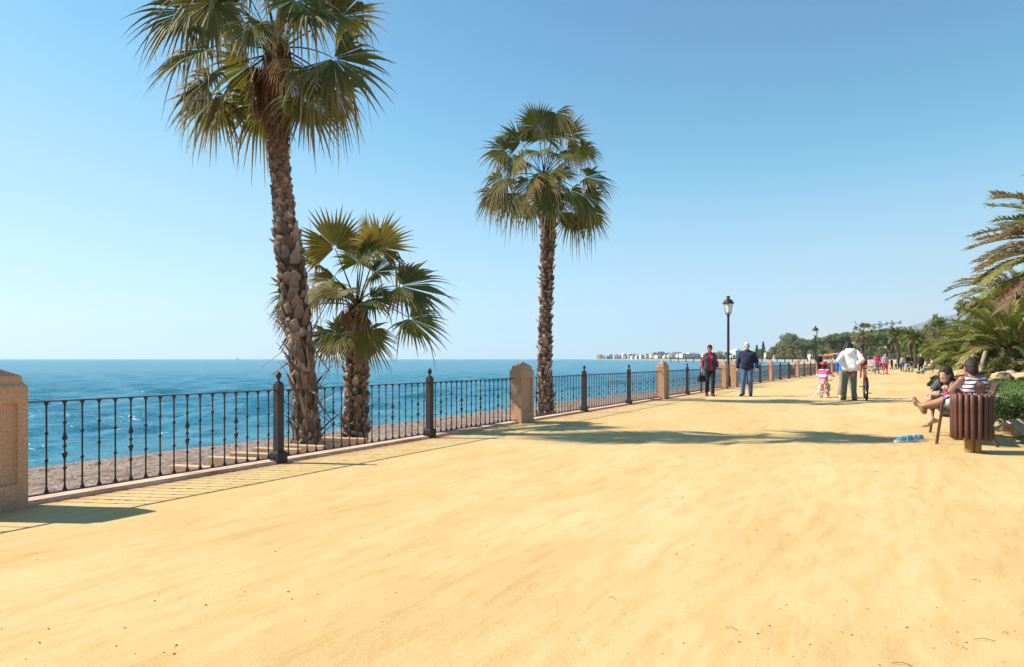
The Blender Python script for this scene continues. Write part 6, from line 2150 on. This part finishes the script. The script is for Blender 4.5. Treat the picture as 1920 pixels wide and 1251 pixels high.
# ---- woman in the white hoodie and floral trousers, back to the camera, hands on her hips, head bent left
hpose = dict(shl=(.172, .0, 1.375), shr=(-.172, .0, 1.40), ell=(.30, .15, 1.17), elr=(-.32, .15, 1.19), wrl=(.155, .02, 1.02), wrr=(-.165, .02, 1.04), nek=(.0, -.03, 1.475), hea=(.035, -.115, 1.575), hil=(.088, 0, .925), hir=(-.088, 0, .925),
             knl=(.14, -.02, .50), anl=(.16, .03, .085), tol=(.22, -.13, .03), knr=(-.10, -.02, .50), anr=(-.10, .03, .085), tor=(-.15, -.15, .03), che=(0, -.02, 1.29))
wl_ = ground_pt(1594, 19.8)
p = Fig(wl_, math.pi + face_cam(1594), 1.74, hpose, 'woman in white hoodie and green floral trousers seen from behind with hands on hips', .0085, True, skin=SKIN2, look=(-.35, -1, -.45))
p.hair(HAIRB, 'mane'); p.pants('floral_trousers', FLORAL, 1.93, .016, .012); p.shoes(BROWNS)
p.top('hoodie', WHITEC, 1.92, .028, flare=.006, k=.022, extra=[('ell', (0, .115, 1.40), (.12, .055, .10), None), ('cap', (-.09, .07, 1.47), (.09, .07, 1.47), .045, .045)])
# ---- companion in blue, mostly hidden behind her
p = Fig(ground_pt(1585.5, 20.9), math.pi + face_cam(1580) - .2, 1.66, dict(knl=(.12, -.02, .50), knr=(-.14, -.04, .50), anr=(-.27, .03, .085), tor=(-.33, -.12, .03), anl=(.17, .0, .085), tol=(.22, -.16, .03), hea=(0, -.10, 1.58), nek=(0, -.05, 1.46), elr=(-.26, .0, 1.16), wrr=(-.24, -.08, .95)),
        'person in blue top and taupe trousers half hidden behind the white hoodie woman', .011, look=(.2, -1, -.5))
p.hair(HAIRD, 'short'); p.top('blue_jacket', BLUE, 1.9, .022); p.pants('trousers', TAUPE, 1.95, .022, .03); p.shoes(WHITEC, .012)

# ---- bicycle seen end on, standing beside them
bicycle(ground_pt(1623, 20.3), face_cam(1623) + .05, .345, 1.05, REDP, 'dark red adult bicycle standing end on right of the white hoodie woman', 0, None, False, None, .03)
p = Fig(ground_pt(1617, 44), face_cam(1617), 1.62, dict(wrr=(-.2, -.14, 1.0)), 'person in a maroon jacket behind the dark red bicycle', .016, hands=False); p.hair(HAIRD); p.top('jacket', MAROON, 1.93, .03); p.pants('trousers', cloth('rust', (.40, .10, .05)), 1.95); p.shoes(BLACKC)


# ---- walkers farther along the promenade
def far(px, Y, H, yaw, top_m, leg_m, label, hair_m=HAIRD, style='short', fem=False, legs=1.95, pose=None, group=None, shoes=BLACKC, sleeve=1.9, z=0.0, res=.018):
    q = Fig(ground_pt(px, Y, z), yaw, H, pose or dict(knl=(.09, -.08, .5), anl=(.09, -.10, .085), tol=(.1, -.28, .03), anr=(-.09, .12, .1), tor=(-.1, -.06, .03)), label, res, fem, hands=False, group=group)
    q.hair(hair_m, style); q.top('top', top_m, sleeve, .02); q.pants('trousers' if legs > 1.2 else 'shorts', leg_m, legs, .016, .01 if legs > 1.2 else .03); q.shoes(shoes)
    return q


bars = dict(ell=(.24, -.08, 1.18), wrl=(.20, -.30, 1.04), elr=(-.24, -.08, 1.18), wrr=(-.10, -.30, 1.04), knl=(.09, -.08, .5), anl=(.09, -.10, .085), tol=(.1, -.28, .03), anr=(-.09, .12, .1), tor=(-.1, -.06, .03))
far(1644, 54.5, 1.66, 0.2, PINK, GREYC, 'woman in a pink jacket and grey leggings pushing a bicycle', HAIRD, 'pony', True, pose=bars, shoes=PINK)
bicycle(ground_pt(1642, 54.0), face_cam(1642) + 1.15, .33, 1.02, BLKP, 'dark bicycle seen side on, pushed by the woman in pink')
far(1660, 53.8, 1.70, .15, GREYL, PINK, 'man in a grey hooded top and pink shorts', HAIRD, legs=.95, shoes=BROWNS)
far(1652.5, 74, 1.5, 3.1, PINK, MAROON, 'small figure in pink top half hidden behind the woman pushing a bicycle', HAIRD, 'short', True)
far(1672, 78, 1.30, .4, MAROON, BLACKC, 'child in dark maroon top walking near the child in white')
far(1679.5, 79, 1.25, .2, WHITEC, BLACKC, 'child in white top and black trousers', HAIRB)
far(1692, 67, 1.56, 2.9, TAN, CHAR, 'woman in tan top with a royal blue jacket tied round her waist', HAIRD, 'short', True).part('tied_jacket', [('cap', (-.08, 0, .93), (.08, 0, .93), .15, .15), ('cap', (-.08, .02, .80), (.08, .02, .80), .15, .15)], ROYAL)
far(1701.5, 62.5, 1.64, .2, BLACKC, CHAR, 'person in black with a pale bicycle', HAIRB, pose=bars)
bicycle(ground_pt(1702, 61.8), face_cam(1702) + .6, .34, 1.03, WHITEP, 'pale bicycle turned half side on beside the person in black')
far(1707.5, 66, 1.68, 3.0, CHAR, BLACKC, 'person in charcoal behind the person in black with the pale bicycle')
far(1726.5, 56, 1.62, 3.1, cloth('plum', (.06, .035, .055)), BLACKC, 'white haired person in dark plum jacket standing by the distant bench', HAIRW)
far(1790, 78, 1.62, 2.2, GREYL, SKYB, 'person in grey shirt and pale jeans behind the garden', HAIRB, z=0.0)
far(1686.5, 84, 1.6, 3.1, BLACKC, BLACKC, 'person in black seen from behind beyond the woman in tan')
seat_y = 52.8
bx = Vector(((1731 - CX) / FOC * 52.8 + .4, 52.8, 0))
sitp = dict(pel=(0, .16, .545), wai=(0, .20, .66), che=(0, .22, .86), nek=(0, .21, 1.04), hea=(0, .17, 1.20), shl=(.165, .21, .99), shr=(-.165, .21, .99), ell=(.21, .10, .75), elr=(-.21, .10, .75), wrl=(.14, -.12, .66), wrr=(-.14, -.12, .66),
            hil=(.085, .12, .53), hir=(-.085, .12, .53), knl=(.09, -.32, .52), knr=(-.09, -.32, .50), anl=(.08, -.62, .20), anr=(-.08, -.70, .14), tol=(.08, -.80, .20), tor=(-.08, -.88, .20))
p = Fig(bx + BU * .1 - BN * .05, math.atan2(BN.y, BN.x) + R(90), 1.72, sitp, 'person in a pale pink top sitting with legs stretched out on the distant bench', .017, hands=False)
p.hair(HAIRD); p.top('top', PINKL, 1.5, .02); p.pants('jeans', SKYB); p.shoes(BROWNS)

# ---- the two women on the near bench
# near woman: seen from behind, sits facing the sea, legs stretched out to the left, striped open back top
s_ = 1.75 / 1.66
near = {n: tuple(np.array(v) * s_) for n, v in dict(pel=(0, .13, .535), wai=(-.01, .12, .64), che=(-.03, .085, .80), nek=(-.055, .065, .93), hea=(-.085, .03, 1.065), shl=(.05, -.085, .905), shr=(-.12, .205, .925), ell=(-.10, -.21, .73), elr=(-.24, .18, .74), wrl=(-.32, -.18, .80), wrr=(-.36, -.02, .73),
        hil=(.08, .08, .53), hir=(-.08, .10, .53), knl=(.20, -.32, .60), knr=(.02, -.33, .57), anl=(.03, -.57, .50), anr=(-.05, -.55, .47), tol=(-.01, -.68, .61), tor=(-.09, -.66, .57)).items()}
yawB = math.atan2(BN.y, BN.x) + R(90)      # local -Y looks along BN, towards the sea
nb = BC - BU * .32 - BN * .09
p = Fig(nb, yawB, 1.66, near, 'barefoot woman in striped open back tank top on the near end of the bench', .0075, True, skin=SKIN2, look=(-.93, -.36, -.12), curl=.6, headk=1.08)
p.hair(HAIRD, 'bun')
ch = p.J['che']; l = p.lat; upv = (ch - p.J['wai']); upv /= np.linalg.norm(upv); bk = np.cross(upv, l); bk = bk if bk[1] > 0 else -bk
p.part('tank_top', p.torso(.010) + [('ell', ch + bk * .14 - upv * .05, (.145, .10, .12), None, 's'), ('ell', p.J['nek'] + upv * .03, (.115, .12, .075), None, 's'), ('ell', p.J['shl'] + l * .075, (.075, .1, .12), None, 's'), ('ell', p.J['shr'] - l * .075, (.075, .1, .12), None, 's')], TANKTOP)
p.pants('patterned_shorts', PATSKIRT, .80, .018, .018)
# far woman: turned towards the camera side, leaning to her friend
A_ = {n: tuple(np.array(v) * s_) for n, v in dict(pel=(0, .13, .535), wai=(.03, .10, .63), che=(.09, .05, .755), nek=(.17, -.01, .86), hea=(.225, -.07, .965), shl=(.19, .15, .85), shr=(.045, -.13, .845), ell=(.30, .10, .66), elr=(.14, -.27, .65), wrl=(.46, -.02, .74), wrr=(.36, -.22, .67),
      hil=(.08, .08, .53), hir=(-.08, .10, .53), knl=(.25, -.27, .57), knr=(-.24, -.27, .57), anl=(-.05, -.30, .50), anr=(.05, -.24, .24), tol=(-.16, -.36, .47), tor=(.10, -.36, .15)).items()}
# sits a little back on the far end
p = Fig(BC + BU * .46 + BN * .09, yawB, 1.66, A_, 'smiling girl in grey T-shirt with long dark hair on the far end of the bench', .0075, True, look=(.80, -.58, -.30), curl=.7, headk=1.08)
p.face(); p.hair(HAIRD, 'pony')
p.top('t_shirt', CHAR if False else cloth('slate', (.085, .085, .10)), .55, .012, flare=.012); p.pants('shorts', CHAR, .9, .014, .01)
# bright pink purse held between them
pu = MB(); loft(pu, [[(x * w, y * .03, z) for x, y in ((-1, -1), (1, -1), (1, 1), (-1, 1))] for w, z in ((.085, 0), (.10, .03), (.095, .075), (.07, .09))])
c = BC - BU * .02 + BN * .10 + Vector((0, 0, .655)); o = pu.build('purse', PINK, bevel=.012); o.location = (c.x, c.y, .62); o.rotation_euler = (.1, 0, BROT + 1.2)
tag(o, 'bright pink purse held between the two women on the bench', 'purse')
zz = MB(); zz.tube([(-.07, 0, .092), (0, 0, .098), (.07, 0, .092)], .005, 6); zz.build('zip', CHROME, o)
# ================================================================ HAZE
def haze():
    m = bpy.data.materials.new('air_haze'); m.use_nodes = True
    t = m.node_tree; t.nodes.clear()
    out = t.nodes.new("ShaderNodeOutputMaterial"); v = t.nodes.new("ShaderNodeVolumePrincipled")
    v.inputs['Color'].default_value = (.78, .87, .97, 1); v.inputs['Density'].default_value = 0.00007; v.inputs['Anisotropy'].default_value = .2
    t.links.new(v.outputs[0], out.inputs['Volume'])
    b = MB(); b.box((0, 8850, 597), (36000, 18600, 1206))
    o = b.build('haze', m); tag(o, kind='stuff')


haze()
